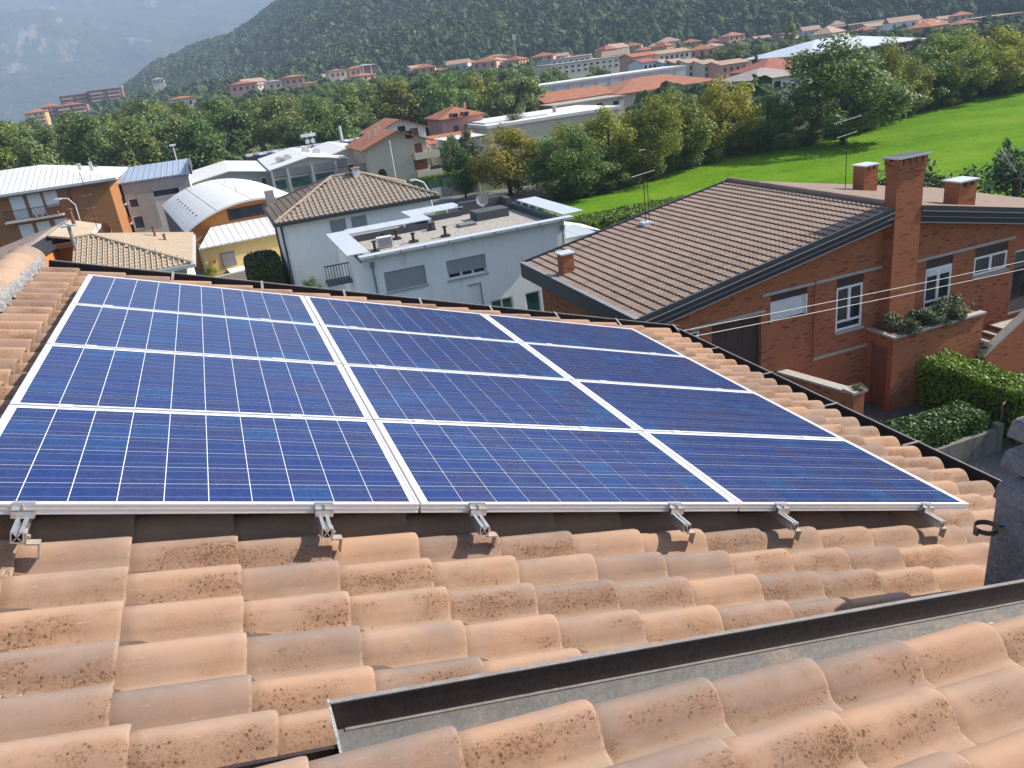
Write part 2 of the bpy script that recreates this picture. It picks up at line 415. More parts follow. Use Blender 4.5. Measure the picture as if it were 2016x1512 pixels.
def mat_leaf(name, dark, light, trans=0.25, rnd=0.18, island=True):
    t = NT(name); v = t.coord('Object')
    g = t.n('ShaderNodeNewGeometry'); isl = g.outputs['Random Per Island']
    f = t.math('ADD', t.math('MULTIPLY', isl, 0.55), t.math('MULTIPLY', t.noise(v, 0.55, 3), 0.7))
    c = t.ramp(f, [(0.22, dark), (0.60, tuple((a + b) / 2 for a, b in zip(dark, light))), (1.0, light)])
    h = t.n('ShaderNodeHueSaturation'); t.l(c, h.inputs['Color'])
    t.l(t.maprange(t.rand(), 0, 1, 1 - rnd, 1 + rnd, False), h.inputs['Value'])
    t.l(t.maprange(t.math('FRACT', t.math('MULTIPLY', t.rand(), 7.7)), 0, 1, 0.475, 0.525, False), h.inputs['Hue'])
    t.base(h.outputs[0]); t.set(0.55, 0, 0.35)
    tr = t.n('ShaderNodeBsdfTranslucent'); t.l(h.outputs[0], tr.inputs['Color'])
    mx = t.n('ShaderNodeMixShader'); mx.inputs[0].default_value = trans
    t.l(t.b.outputs[0], mx.inputs[1]); t.l(tr.outputs[0], mx.inputs[2]); t.l(mx.outputs[0], t.out.inputs[0])
    return t.m
M['leaf_green'] = mat_leaf('leaf_green', (0.046, 0.088, 0.020), (0.185, 0.270, 0.060), 0.36)
M['leaf_dark'] = mat_leaf('leaf_dark_green', (0.016, 0.040, 0.016), (0.055, 0.100, 0.034))
M['leaf_yellow'] = mat_leaf('leaf_turning_yellow', (0.140, 0.155, 0.016), (0.460, 0.450, 0.055), 0.42)
M['leaf_olive'] = mat_leaf('leaf_olive', (0.080, 0.115, 0.020), (0.300, 0.340, 0.062), 0.40)
M['leaf_hedge'] = mat_leaf('leaf_hedge', (0.014, 0.036, 0.010), (0.085, 0.150, 0.020), 0.2)
M['leaf_hedge_y'] = mat_leaf('leaf_hedge_bright', (0.035, 0.075, 0.008), (0.200, 0.290, 0.018), 0.25)
M['leaf_silver'] = mat_leaf('leaf_grey_green', (0.035, 0.060, 0.025), (0.165, 0.200, 0.100), 0.15)
M['leaf_forest'] = mat_leaf('leaf_forest', (0.056, 0.095, 0.026), (0.215, 0.290, 0.076), 0.36, 0.28)
M['leaf_forest_pale'] = mat_leaf('leaf_forest_pale', (0.075, 0.115, 0.032), (0.240, 0.300, 0.095), 0.34, 0.22)
M['bark'] = pm('bark', (0.075, 0.058, 0.044), 0.3, 6, 0.95, 0, 0.5, 20)

def mat_grass():
    t = NT('lawn_grass'); v = t.coord('Object')
    f = t.math('ADD', t.math('ADD', t.math('MULTIPLY', t.noise(v, 0.09, 5, 0.6), 0.55), t.math('MULTIPLY', t.noise(t.coord('Object', (0.25, 1.1, 1)), 0.9, 4), 0.15)), t.math('MULTIPLY', t.noise(v, 1.6, 5, 0.75), 0.30))
    t.base(t.ramp(f, [(0.38, (0.052, 0.128, 0.004)), (0.50, (0.088, 0.190, 0.006)), (0.62, (0.135, 0.215, 0.016))])); t.set(1.0, 0, 0.05)
    t.bump(t.noise(v, 4.0, 4, 0.7), 0.8, 0.12); return t.m
M['grass'] = mat_grass()
M['blade'] = mat_leaf('grass_blade', (0.110, 0.230, 0.006), (0.240, 0.400, 0.016), 0.45)
def mat_ground():
    t = NT('valley_ground'); v = t.coord('Object')
    f = t.noise(v, 0.03, 6, 0.6)
    t.base(t.ramp(f, [(0.35, (0.035, 0.055, 0.020)), (0.55, (0.06, 0.075, 0.03)), (0.7, (0.11, 0.10, 0.075))])); t.set(0.95, 0, 0.1); return t.m
M['ground'] = mat_ground()
def mat_mountain():
    t = NT('far_mountain'); v = t.coord('Object'); p = t.sep(v)
    streak = t.noise(t.coord('Object', (0.035, 0.004, 0.012)), 1.0, 5, 0.62)
    big = t.noise(t.coord('Object', (0.0085, 0.0011, 0.0100)), 1.0, 3)
    rock = t.math('MULTIPLY', t.maprange(big, 0.58, 0.66), t.maprange(streak, 0.44, 0.58))
    wood = t.ramp(t.noise(v, 0.012, 5, 0.65), [(0.3, (0.030, 0.050, 0.028)), (0.7, (0.060, 0.085, 0.045))])
    t.base(t.mix(t.math('MULTIPLY', rock, 0.75), wood, (0.30, 0.25, 0.205))); t.set(0.95, 0, 0.1)
    t.bump(t.noise(v, 0.02, 5, 0.65), 1.0, 25.0); return t.m
M['mountain'] = mat_mountain()
# ---------------------------------------------------------------- the house we stand on: tiled roof, gutters, raised roof
GROUND = -11.0
own = thing('tiled_house', 'house under our feet with clay tile roof, brown gutters and a solar array', 'house', (0, 0, 0))
EU0, EU1, EV0, EV1 = -0.55, 6.0, -6.0, 4.95       # roof extent in slope coordinates
ca, sa = math.cos(PITCH), math.sin(PITCH)
def rp(u, v, n): return (u * ca + n * sa, v, -u * sa + n * ca)
b = MB(); b.box(EU0, EU1 - 0.05, EV0, EV1, -0.30, -0.21)
roof = b.build('roof', M['deck'], own, False); roof.rotation_euler = (0, PITCH, 0)
b = MB()                                           # walls under the roof
pl = [rp(-0.5, 0, -0.31), rp(5.7, 0, -0.31)]
b.prism([(pl[0][0], GROUND), (pl[1][0], GROUND), (pl[1][0], pl[1][2]), (pl[0][0], pl[0][2])], 'y', EV0 + 0.3, EV1 - 0.25)
b.prism([(-6.5, GROUND), (pl[0][0], GROUND), (pl[0][0], pl[0][2]), (-6.5, pl[0][2] - 1.8)], 'y', EV0 + 0.3, EV1 - 0.25)
b.build('wall', M['plaster_own'], own)
b = MB()                                           # the other slope, behind the ridge
b.hexa([(-7.0, EV0, -2.35), (-0.62, EV0, -0.24), (-0.62, EV1, -0.24), (-7.0, EV1, -2.35)], [(-7.0, EV0, -2.2), (-0.62, EV0, -0.09), (-0.62, EV1, -0.09), (-7.0, EV1, -2.2)])
backs = b.build('back_slope', M['deck'], own)

TW, TL, TE = 0.212, 0.40, 0.36                     # tile pitch, length, exposure
def tile_profile(n=15):
    pts = []
    for i in range(n):
        y = 0.080 - i * (0.080 + 0.150) / (n - 1)
        if y > -0.082:
            z = 0.062 * max(0.0, math.cos(y / 0.083 * math.pi / 2)) ** 0.72
        else:
            q = (y + 0.115) / 0.034
            z = -0.003 * (1 - q * q)
        pts.append((y, z))
    return pts
def tile_mesh(name, seed):
    rr = random.Random(seed); pr = tile_profile(); n = len(pr); vs = []; fs = []
    xs = [-TL, -0.2, -0.05, -0.012, 0.0]; lift = [0.0, 0.0145, 0.0265, 0.0290, 0.0265]
    for x, l in zip(xs, lift):
        for (y, z) in pr: vs.append((x + (rr.uniform(-1, 1) * 0.0015 if x == 0 else 0), y, z * (1.0 if x < -0.03 else 1.0) + l))
    for i in range(len(xs) - 1):
        for k in range(n - 1): fs.append((i * n + k, (i + 1) * n + k, (i + 1) * n + k + 1, i * n + k + 1))
    b0 = len(vs); e = (len(xs) - 1) * n
    for k in range(n): vs.append(vs[e + k])
    for k in range(n): x, y, z = vs[e + k]; vs.append((x - 0.002, y * 0.985, z - 0.0155))
    for k in range(n - 1): fs.append((b0 + k, b0 + n + k, b0 + n + k + 1, b0 + k + 1))
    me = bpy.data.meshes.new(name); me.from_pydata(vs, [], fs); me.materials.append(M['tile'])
    me.polygons.foreach_set('use_smooth', [True] * len(me.polygons)); me.update(); return me
TILES = [tile_mesh('tile', s) for s in range(4)]
U0, V0 = 0.578, -0.030
NB = -0.215                                        # valley height below the panel plane
hidden = MB()
def tile_world(me, loc): return [(v.co.x + loc[0], v.co.y + loc[1], v.co.z + loc[2]) for v in me.vertices]
n_t = 0
for j in range(-23, 8):
    for k in range(-3, 16):
        u, v = U0 + TE * k, V0 - TW * j
        under = (-0.05 + TE < u < 4.90) and (0.12 < v < 3.93)
        loc = (u + random.uniform(-.006, .006), v + random.uniform(-.003, .003), NB + random.uniform(-.003, .003))
        if j >= 6 and u > 1.4: continue            # covered by the raised roof
        if j == 5 and u > 2.3: continue
        if j == 5: loc = (loc[0] + 0.055, loc[1] + 0.035, loc[2] + 0.012)
        if under or (j >= 6):
            me = TILES[0]; hidden.add(tile_world(me, loc), [tuple(p.vertices) for p in me.polygons]); continue
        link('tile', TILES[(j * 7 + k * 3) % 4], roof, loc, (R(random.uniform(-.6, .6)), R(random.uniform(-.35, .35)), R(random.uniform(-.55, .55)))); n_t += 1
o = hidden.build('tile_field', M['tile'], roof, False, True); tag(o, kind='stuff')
# tiles of the slope behind the ridge, out of sight from here
bk = MB(); ab = math.atan2(2.11, 6.38); cb_, sb_ = math.cos(ab), math.sin(ab)
for j in range(-22, 27):
    for k in range(1, 18):
        me = TILES[(j + k) % 4]; s0 = TE * k + 0.02; v = V0 - TW * j
        bk.add([(-0.62 - (s0 + p.co.x) * cb_ - p.co.z * sb_, v - p.co.y, -0.09 - (s0 + p.co.x) * sb_ + (p.co.z + .012) * cb_) for p in me.vertices], [tuple(q.vertices) for q in me.polygons])
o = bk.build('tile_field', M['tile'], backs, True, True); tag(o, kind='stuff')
print('main roof tiles', n_t)

# ridge: half-round ridge tiles with a crinkled foil strip below
def ridge_mesh():
    vs = []; fs = []; n = 15
    ys = [-0.04, 0.0, 0.30, 0.355, 0.385]; rad = [0.118, 0.120, 0.131, 0.137, 0.137]
    for y, q in zip(ys, rad):
        for k in range(n):
            a = math.pi * (k / (n - 1)) * 1.1 - 0.05 * math.pi
            vs.append((q * 1.15 * math.cos(a), y, q * 0.92 * math.sin(a)))
    for i in range(len(ys) - 1):
        for k in range(n - 1): fs.append((i * n + k, i * n + k + 1, (i + 1) * n + k + 1, (i + 1) * n + k))
    b0 = len(vs); e = (len(ys) - 1) * n
    for k in range(n): vs.append(vs[e + k])
    for k in range(n): x, y, z = vs[e + k]; vs.append((x * 0.9, y - 0.002, z * 0.9))
    for k in range(n - 1): fs.append((b0 + k, b0 + n + k, b0 + n + k + 1, b0 + k + 1))
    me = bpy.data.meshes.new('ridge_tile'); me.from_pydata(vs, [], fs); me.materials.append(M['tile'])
    me.polygons.foreach_set('use_smooth', [True] * len(me.polygons)); me.update(); return me
RM = ridge_mesh()
for i in range(22):
    link('ridge_tile', RM, roof, (-0.60, 4.72 - 0.345 * i, -0.155 + random.uniform(-.005, .005)), (R(180), R(180 - 9 + random.uniform(-2, 2)), 0) if False else (R(random.uniform(-.8, .8)), R(-9 + random.uniform(-2, 2)), R(random.uniform(-1.5, 1.5))))
b = MB(); nn = 420; vs = []; rr = random.Random(3)
for i in range(nn):
    v = 5.0 - i * 0.021
    w = 0.011 * (i % 2) + rr.uniform(-.004, .004)
    ph = (v - V0) % TW; ph = min(ph, TW - ph) / TW * 2
    low = -0.150 - 0.045 * (ph ** 1.3)
    vs += [(-0.505 + rr.uniform(-.006, .006), v, -0.075 + w * .5), (-0.465, v + rr.uniform(-.006, .006), -0.095 + w), (-0.448 + rr.uniform(-.006, .006), v, (low - 0.09) / 2 + 0.02 + w * .8), (-0.425 + rr.uniform(-.010, .010), v + rr.uniform(-.008, .008), low + 0.018 + w * .4)]
b.add(vs, [(4 * i + k, 4 * i + k + 1, 4 * i + k + 5, 4 * i + k + 4) for i in range(nn - 1) for k in range(3)])
b.build('ridge_foil', M['foil'], roof, False)

# verge channel along the far edge and gutter along the eave
def channel(name, pts_fn, length, step0, step, label):
    """pts_fn(s, across, up) -> slope coordinates"""
    b = MB()
    prof = [(0.0, -0.045), (0.0, -0.115), (0.145, -0.115), (0.145, 0.0), (0.157, 0.0), (0.157, -0.125), (-0.010, -0.125), (-0.010, -0.045)]
    n = len(prof)
    for s in (0, length): b.v += [pts_fn(s, a, h) for a, h in prof]
    for k in range(n): b.f.append((k, (k + 1) % n, n + (k + 1) % n, n + k)); b.m.append(0)
    b.f += [tuple(range(n)), tuple(range(2 * n - 1, n - 1, -1))]; b.m += [0, 0]
    g = b.build(name, M['dkbrown'], roof, False)
    b = MB(); q = [(0.141, 0.001), (0.141, 0.010), (0.161, 0.010), (0.161, 0.001)]
    for s in (0, length): b.v += [pts_fn(s, a, h) for a, h in q]
    for k in range(4): b.f.append((k, (k + 1) % 4, 4 + (k + 1) % 4, 4 + k)); b.m.append(0)
    b.f += [(0, 1, 2, 3), (7, 6, 5, 4)]; b.m += [0, 0]
    b.build('gutter_rim', M['gutrim'], g, False)
    s = step0
    while s < length:
        b = MB(); pv = []
        for (a, h, w) in ((-0.02, -0.030, 0), (0.150, 0.014, 0)):
            for ds in (-0.012, 0.012):
                for dh in (0, 0.006): pv.append(pts_fn(s + ds, a, h + dh))
        b.add(pv, [(0, 2, 3, 1), (4, 5, 7, 6), (0, 1, 5, 4), (2, 6, 7, 3), (0, 4, 6, 2), (1, 3, 7, 5)])
        b.build('bracket', M['gutrim'], g, False); s += step
channel('verge_gutter', lambda s, a, h: (-0.42 + s, 4.985 + a, -0.145 + h), 6.72, 1.02, 0.80, '')
channel('eave_gutter', lambda s, a, h: (6.075 + a, 5.13 - s, -0.160 + h), 10.9, 0.95, 0.92, '')

# raised tiled roof in the foreground with its flashing
PB = R(12.35)
cb, sb = math.cos(PB), math.sin(PB)
NR0 = Vector((1.336, -1.415, -0.349))               # crest of the first tile end
upper = MB().box(-2.2, 3.6, -4.6, 0.045, -0.34, -0.092).build('raised_roof', M['deck'], own, False)
upper.location = NR0; upper.rotation_euler = (0, PB, 0)
for j in range(0, 6):
    for k in range(-2, 9):
        if j == 0 and k == -2: continue
        u, v = 0.366 * k + (0.0, 0.27, 0.12, 0.3, 0.05, 0.2)[j], -TW * j
        link('tile', TILES[(j * 5 + k) % 4], upper, (u + random.uniform(-.006, .006), v + random.uniform(-.003, .003), -0.089 + random.uniform(-.003, .003)), (R(random.uniform(-.6, .6)), R(random.uniform(-.3, .3)), R(random.uniform(-.5, .5))))
# flashing: grey apron lying beside the tiles, dark upstand on its outer edge, peeled end
def fl(x, y, h): return (x, y, -0.3465 - (x - 1.055) * 0.2215 + h)
x0, x1 = 1.055, 5.2
b = MB()
b.hexa([fl(x0, -1.38, -.110), fl(x1, -1.38, -.110), fl(x1, -1.150, -.110), fl(x0, -1.150, -.110)], [fl(x0, -1.38, -.100), fl(x1, -1.38, -.100), fl(x1, -1.158, -.094), fl(x0, -1.158, -.094)])
ap = b.build('flashing_apron', M['lead'], own)
b = MB()
b.hexa([fl(x0, -1.158, -.30), fl(x1, -1.158, -.30), fl(x1, -1.148, -.30), fl(x0, -1.148, -.30)], [fl(x0, -1.158, -.004), fl(x1, -1.158, -.004), fl(x1, -1.148, -.004), fl(x0, -1.148, -.004)])
up_ = b.build('flashing_upstand', M['dkbrown'], own)
b = MB(); b.hexa([fl(x0, -1.161, -.003), fl(x1, -1.161, -.003), fl(x1, -1.146, -.003), fl(x0, -1.146, -.003)], [fl(x0, -1.161, .001), fl(x1, -1.161, .001), fl(x1, -1.146, .001), fl(x0, -1.146, .001)])
b.hexa([fl(x0 + .02, -1.170, -.0955), fl(x1, -1.170, -.0955), fl(x1, -1.1585, -.0955), fl(x0 + .02, -1.1585, -.0955)], [fl(x0 + .02, -1.170, -.089), fl(x1, -1.170, -.089), fl(x1, -1.1585, -.091), fl(x0 + .02, -1.1585, -.091)])
b.build('folded_edge', M['gutrim'], up_)
b = MB(); b.hexa([fl(x0 - .006, -1.345, -.16), fl(x0, -1.345, -.16), fl(x0, -1.146, -.16), fl(x0 - .006, -1.146, -.16)], [fl(x0 - .006, -1.345, -.085), fl(x0, -1.345, -.085), fl(x0, -1.146, .004), fl(x0 - .006, -1.146, .004)])
b.build('flashing_end', M['flashend'], own)
b = MB(); b.hexa([fl(-.6, -1.262, -.30), fl(x0 - .007, -1.262, -.30), fl(x0 - .007, -1.25, -.30), fl(-.6, -1.25, -.30)], [fl(-.6, -1.262, -.055), fl(x0 - .007, -1.262, -.055), fl(x0 - .007, -1.25, -.055), fl(-.6, -1.25, -.055)])
b.build('side_flashing', M['dkbrown'], own)
for (x, y) in ((2.05, -1.262), (2.78, -1.262), (1.62, -1.25), (3.35, -1.25)):
    c = fl(x, y, -.094); b = MB(); b.cyl((c[0], c[1]), 0.013, c[2] - .004, c[2] + .003, 10); b.cyl((c[0], c[1]), 0.007, c[2] + .003, c[2] + .008, 6)
    b.build('screw', M['alu2'], ap)

# litter lying in the valleys: curled dry leaf flakes
for i, (u, v, s) in enumerate(((0.30, -0.78, .010), (0.325, -0.775, .014), (0.35, -0.785, .011), (0.52, -0.56, .009), (1.36, -0.58, .008), (0.33, -0.57, .007))):
    p = rp(u, v, -0.190); b = MB()
    b.add([(p[0] - s, p[1], p[2] + .004), (p[0], p[1] - s * .5, p[2]), (p[0] + s, p[1] + s * .2, p[2] + .009), (p[0] + s * .1, p[1] + s * .5, p[2] + .002)], [(0, 1, 2, 3)])
    o = b.build('dry_leaf', M['sandtile']); tag(o, 'small dry leaf flake lying in a tile valley near the roof edge', 'leaf', 'dry leaf flakes on the tiles')

# ---------------------------------------------------------------- solar array
PU, PV = 1.662, 1.008
PW, PH = 1.652, 0.992
def frame_mesh():
    b = MB(); w, t = 0.011, 0.040
    for (x0, x1, y0, y1) in ((0, PW, 0, w), (0, PW, PH - w, PH), (0, w, w, PH - w), (PW - w, PW, w, PH - w)): b.box(x0, x1, y0, y1, -t, 0)
    b.box(0, PW, -0.0035, 0, -t, -t + 0.004); b.box(0, PW, -0.003, 0, -0.022, -0.018); b.box(0, PW, -0.0025, 0, -0.006, -0.0005)
    b.box(w, PW - w, w, 0.03, -t, -t + 0.002); b.box(w, PW - w, PH - .03, PH - w, -t, -t + 0.002)
    return b.mesh('frame', M['alu'])
FM = frame_mesh()
BS = MB().box(0.0111, PW - 0.0111, 0.0111, PH - 0.0111, -0.008, -0.0035).mesh('backsheet', M['backsheet'])
CM = MB().box(-0.0776, 0.0776, -0.0766, 0.0766, -0.0034, -0.0022).mesh('cell', M['cell'])
LM = MB().box(-0.0012, 0.0012, -0.43, 0.43, -0.0034, -0.0027).box(0.006, 0.0075, -0.30, -0.05, -0.0034, -0.0027).box(0.006, 0.0075, 0.08, 0.33, -0.0034, -0.0027).mesh('ribbon', M['alu2'])
rowname = ['front row above the clamps', 'second row from the front', 'third row from the front', 'back row along the far gutter']
colname = ['ridge-side column', 'middle column', 'eave-side column']
for c in range(3):
    for r_ in range(4):
        p = rp(c * PU + 0.004, r_ * PV + 0.006, 0)
        pan = thing('solar_panel', f'blue solar panel in the {rowname[r_]}, {colname[c]}', 'solar panel', p, (0, PITCH, 0), 'solar panels on the tiled roof')
        link('frame', FM, pan); link('backsheet', BS, pan)
        mx, my = (PW - 9 * 0.1585) / 2, (PH - 5 * 0.1577) / 2
        for i in range(10):
            for q in range(6):
                link('cell', CM, pan, (mx + i * 0.1585, my + q * 0.1577, 0))
        link('ribbon', LM, pan, (0.028, PH / 2, 0)); link('ribbon', LM, pan, (PW - 0.028, PH / 2, 0), (0, 0, math.pi))

# rails under the panels with end clamps, mid clamps and roof hooks
def rail_mesh(L):
    b = MB(); z0, z1 = -0.084, -0.0412; w = 0.020
    b.box(-w, -w + .004, 0, L, z0, z1); b.box(w - .004, w, 0, L, z0, z1); b.box(-w + .004, w - .004, 0, L, z0, z0 + .004)
    b.box(-w + .004, -.006, 0, L, z1 - .005, z1); b.box(.006, w - .004, 0, L, z1 - .005, z1)
    for sgn in (-1, 1):
        b.hexa([(-w * sgn + .003 * sgn, 0.001, z0 + .004), (-w * sgn + .007 * sgn, 0.001, z0 + .004), (-w * sgn + .007 * sgn, L, z0 + .004), (-w * sgn + .003 * sgn, L, z0 + .004)],
               [(w * sgn - .011 * sgn, 0.001, z1 - .006), (w * sgn - .007 * sgn, 0.001, z1 - .006), (w * sgn - .007 * sgn, L, z1 - .006), (w * sgn - .011 * sgn, L, z1 - .006)])
    return b.mesh('rail', M['alu2'])
RL = rail_mesh(4.23)
EC = MB().box(-.036, .036, -.009, .014, .0015, .005).box(-.036, .036, -.013, -.0042, -.0405, .005).box(-.036, .036, -.034, -.013, -.0145, -.0105).box(-.036, .036, -.034, -.030, -.0405, -.0105).box(-.036, .036, -.030, -.013, -.0408, -.0375).mesh('end_clamp', M['alu2'])
BO = MB().cyl((0, -.022), .0075, -.0105, -.004, 8).cyl((0, -.022), .0035, -.004, .006, 8).mesh('bolt', M['hook'])
MC = MB().box(-.030, .030, -.018, .018, .0012, .0042).box(-.028, .028, -.004, .004, -.04, .0012).mesh('mid_clamp', M['alu'])
HK = MB().box(.0205, .0265, -.012, .022, -.098, -.050).box(.0265, .066, -.012, .022, -.098, -.092).box(.060, .066, -.012, .022, -.152, -.0981).cyl((.031, .005), .006, -.076, -.066, 8).mesh('roof_hook', M['hook'])
rl = ['ridge-side panel column, nearest the ridge', 'ridge-side panel column, nearer the middle', 'middle panel column, its left rail', 'middle panel column, its right rail', 'eave-side panel column, its left rail', 'eave-side panel column, nearest the eave']
for i, u in enumerate((0.225, 1.26, 1.915, 2.935, 3.585, 4.63)):
    p = rp(u, -0.125, 0)
    rt = thing('mounting_rail', f'aluminium mounting rail under the {rl[i]}', 'mounting rail', p, (0, PITCH, 0), 'rails carrying the solar panels')
    link('rail', RL, rt)
    ec = link('end_clamp', EC, rt, (0, 0.125 + 0.006, 0)); link('bolt', BO, ec)
    for q in (1, 2, 3): link('mid_clamp', MC, rt, (0, 0.125 + q * PV - 0.001, 0))
    for q in (0, 1.2, 2.4, 3.6): link('roof_hook', HK, rt, (0, 0.022 + q, 0))

# ---------------------------------------------------------------- concrete chimney beside the array
ch = thing('concrete_chimney', 'shaded grey concrete chimney with stacked slab cowl at right edge of the roof', 'chimney', (4.25, -0.915, -2.0))
cx, cy = 4.25, -0.915
def ring(b, h0, h1, z0, z1, h2=None, z2=None, n=3):
    def sq(h, z): return [(cx - h, cy - h, z), (cx + h, cy - h, z), (cx + h, cy + h, z), (cx - h, cy + h, z)]
    b.hexa(sq(h0, z0), sq(h1, z1))
    if h2 is not None: b.hexa(sq(h1, z1), sq(h2, z2))
    return b
ring(MB(), .238, .226, -2.2, -.90).build('shaft', M['concrete'], ch)
for (h, z) in ((.238, -.915), (.230, -.755), (.222, -.605)):
    o = ring(MB(), h, h - .012, z, z + .082, h - .060, z + .117).build('cowl_slab', M['concrete'], ch)
    ring(MB(), h - .07, h - .07, z + .117, z + .153).build('cowl_core', M['concrete'], ch)
ring(MB(), .15, .12, -.452, -.37).build('cowl_cap', M['concrete'], ch)
for o in list(ch.children):
    md = o.modifiers.new('bevel', 'BEVEL'); md.width = 0.010; md.segments = 2
rg = thing('pipe_ring', 'rusty steel pipe clamp ring sticking out of the concrete chimney', 'pipe clamp', (3.96, -.70, -1.03))
b = MB(); vs = []; n = 28
for k in range(n):
    a = 2 * math.pi * k / n
    for (q, z) in ((.049, -.012), (.049, .012), (.0455, .012), (.0455, -.012)): vs.append((3.955 + q * math.cos(a), -.715 + q * math.sin(a), -1.035 + z))
b.add(vs, [(4 * k + i, 4 * k + (i + 1) % 4, 4 * ((k + 1) % n) + (i + 1) % 4, 4 * ((k + 1) % n) + i) for k in range(n) for i in range(4)])
b.build('ring', M['rustring'], rg)
MB().tube([(4.0, -.735, -1.035), (4.13, -.80, -1.02)], .004, 6).build('rod', M['iron'], rg)
MB().box(3.890, 3.902, -.725, -.705, -1.053, -1.017).build('lug', M['rustring'], rg)
# ---------------------------------------------------------------- terrain
def sst(a, b, x):
    t = np.clip((x - a) / (b - a), 0, 1); return t * t * (3 - 2 * t)
def ground_z(x, y):
    x = np.asarray(x, float); y = np.asarray(y, float)
    t = sst(150, 460, y)
    rise = 11.0 - 0.03 * np.maximum(0, x - 50) - 6.0 * sst(0, -60, x)
    z = -11.0 - 0.5 * sst(60, 110, y) * sst(30, 0, x) + t * np.maximum(rise, -2.0)
    return z
def gz(x, y): return float(ground_z(x, y))
def vnoise(x, y, seed, sc):
    """smooth value noise"""
    rs = np.random.default_rng(seed); g = rs.random((64, 64))
    u, v = np.asarray(x) / sc, np.asarray(y) / sc
    i, j = np.floor(u).astype(int), np.floor(v).astype(int); a, b_ = u - i, v - j
    a = a * a * (3 - 2 * a); b_ = b_ * b_ * (3 - 2 * b_)
    q = lambda p, r: g[p % 64, r % 64]
    return (q(i, j) * (1 - a) + q(i + 1, j) * a) * (1 - b_) + (q(i, j + 1) * (1 - a) + q(i + 1, j + 1) * a) * b_
def grid_mesh(name, X, Y, Z, mat, smooth=True):
    n, m = X.shape
    vs = np.stack([X, Y, Z], -1).reshape(-1, 3)
    idx = np.arange(n * m).reshape(n, m)
    f = np.stack([idx[:-1, :-1], idx[1:, :-1], idx[1:, 1:], idx[:-1, 1:]], -1).reshape(-1, 4)
    me = bpy.data.meshes.new(name)
    me.vertices.add(len(vs)); me.vertices.foreach_set('co', vs.ravel())
    me.loops.add(f.size); me.loops.foreach_set('vertex_index', f.ravel().astype(np.int32))
    me.polygons.add(len(f)); me.polygons.foreach_set('loop_start', np.arange(0, f.size, 4, dtype=np.int32))
    me.polygons.foreach_set('use_smooth', np.full(len(f), smooth))
    me.materials.append(mat); me.update(calc_edges=True); me.validate()
    o = bpy.data.objects.new(name, me); COL.objects.link(o); return o
rr_ = np.concatenate([[0.5], np.geomspace(4, 6200, 110)])
aa = np.linspace(0, 2 * np.pi, 181)
RR, AA = np.meshgrid(rr_, aa, indexing='ij')
GX, GY = 1.1 + RR * np.sin(AA), -2.9 + RR * np.cos(AA)
o = grid_mesh('ground', GX, GY, ground_z(GX, GY), M['ground']); tag(o, kind='structure')

# lawn: one gently uneven sheet, with paved yard and street
lawn_poly_y = lambda x: np.interp(x, [15, 24, 30, 42, 52, 62, 75, 93, 120], [66, 63, 60.5, 66, 69, 66, 72, 78, 80])
xs = np.linspace(15, 125, 111); ts = np.linspace(0, 1, 50)
LX = np.repeat(xs[:, None], 50, 1); LY0 = np.interp(xs, [15, 26, 125], [60, 30, 22])[:, None]
LY = LY0 + (lawn_poly_y(xs)[:, None] + 4 - LY0) * ts[None, :]
LZ = ground_z(LX, LY) + 0.03 + 0.20 * vnoise(LX, LY, 5, 9.0) + 0.004 * np.maximum(0, LX - 40)
o = grid_mesh('lawn', LX, LY, LZ, M['grass']); tag(o, kind='structure')
def lawn_z(x, y): return gz(x, y) + 0.03 + 0.20 * float(vnoise(np.array([x]), np.array([y]), 5, 9.0)[0]) + 0.004 * max(0, x - 40)
# mown blades, seen only as texture from here
n = 9000
bx = RNG.uniform(26, 118, n); by = RNG.uniform(28, 80, n)
ok = (by < lawn_poly_y(bx) + 3) & (by > np.interp(bx, [15, 26, 125], [60, 30, 22]) + 1)
bx, by = bx[ok], by[ok]; n = len(bx)
bz = ground_z(bx, by) + 0.03 + 0.20 * vnoise(bx, by, 5, 9.0) + 0.004 * np.maximum(0, bx - 40)
an = RNG.uniform(0, 2 * np.pi, n); hh = RNG.uniform(0.05, 0.13, n); ww = RNG.uniform(0.03, 0.07, n)
ln = RNG.normal(0, 0.06, (n, 2))
P = np.zeros((n, 3, 3))
P[:, 0] = np.stack([bx - np.cos(an) * ww, by - np.sin(an) * ww, bz - .02], -1)
P[:, 1] = np.stack([bx + np.cos(an) * ww, by + np.sin(an) * ww, bz - .02], -1)
P[:, 2] = np.stack([bx + ln[:, 0], by + ln[:, 1], bz + hh], -1)
me = bpy.data.meshes.new('grass'); me.from_pydata(P.reshape(-1, 3).tolist(), [], np.arange(3 * n).reshape(n, 3).tolist()); me.materials.append(M['blade'])
o = link('grass', me); tag(o, 'tufts of bright green grass covering the sloping lawn', 'grass', kind='stuff')
def sheet(name, poly, z, mat, label=None):
    b = MB(); b.prism(poly, 'z', z - 0.03, z); o = b.build(name, mat); tag(o, kind='structure'); return o
sheet('street', [(7.0, 5.0), (40, 5.0), (40, 12.2), (7.0, 12.2)], -10.97, M['asphalt'])
sheet('courtyard', [(10.5, 12.3), (30, 12.3), (30, 17.2), (10.5, 17.2)], -10.966, M['paving'])
sheet('lane', [(-20, 52), (4, 56), (24, 63.5), (34, 70), (34, 73.5), (20, 77), (4, 70), (-20, 60)], -10.9, M['asphalt'])
sheet('yard', [(-16, 64), (2, 62), (2, 92), (-16, 92)], -10.94, M['asphalt'])

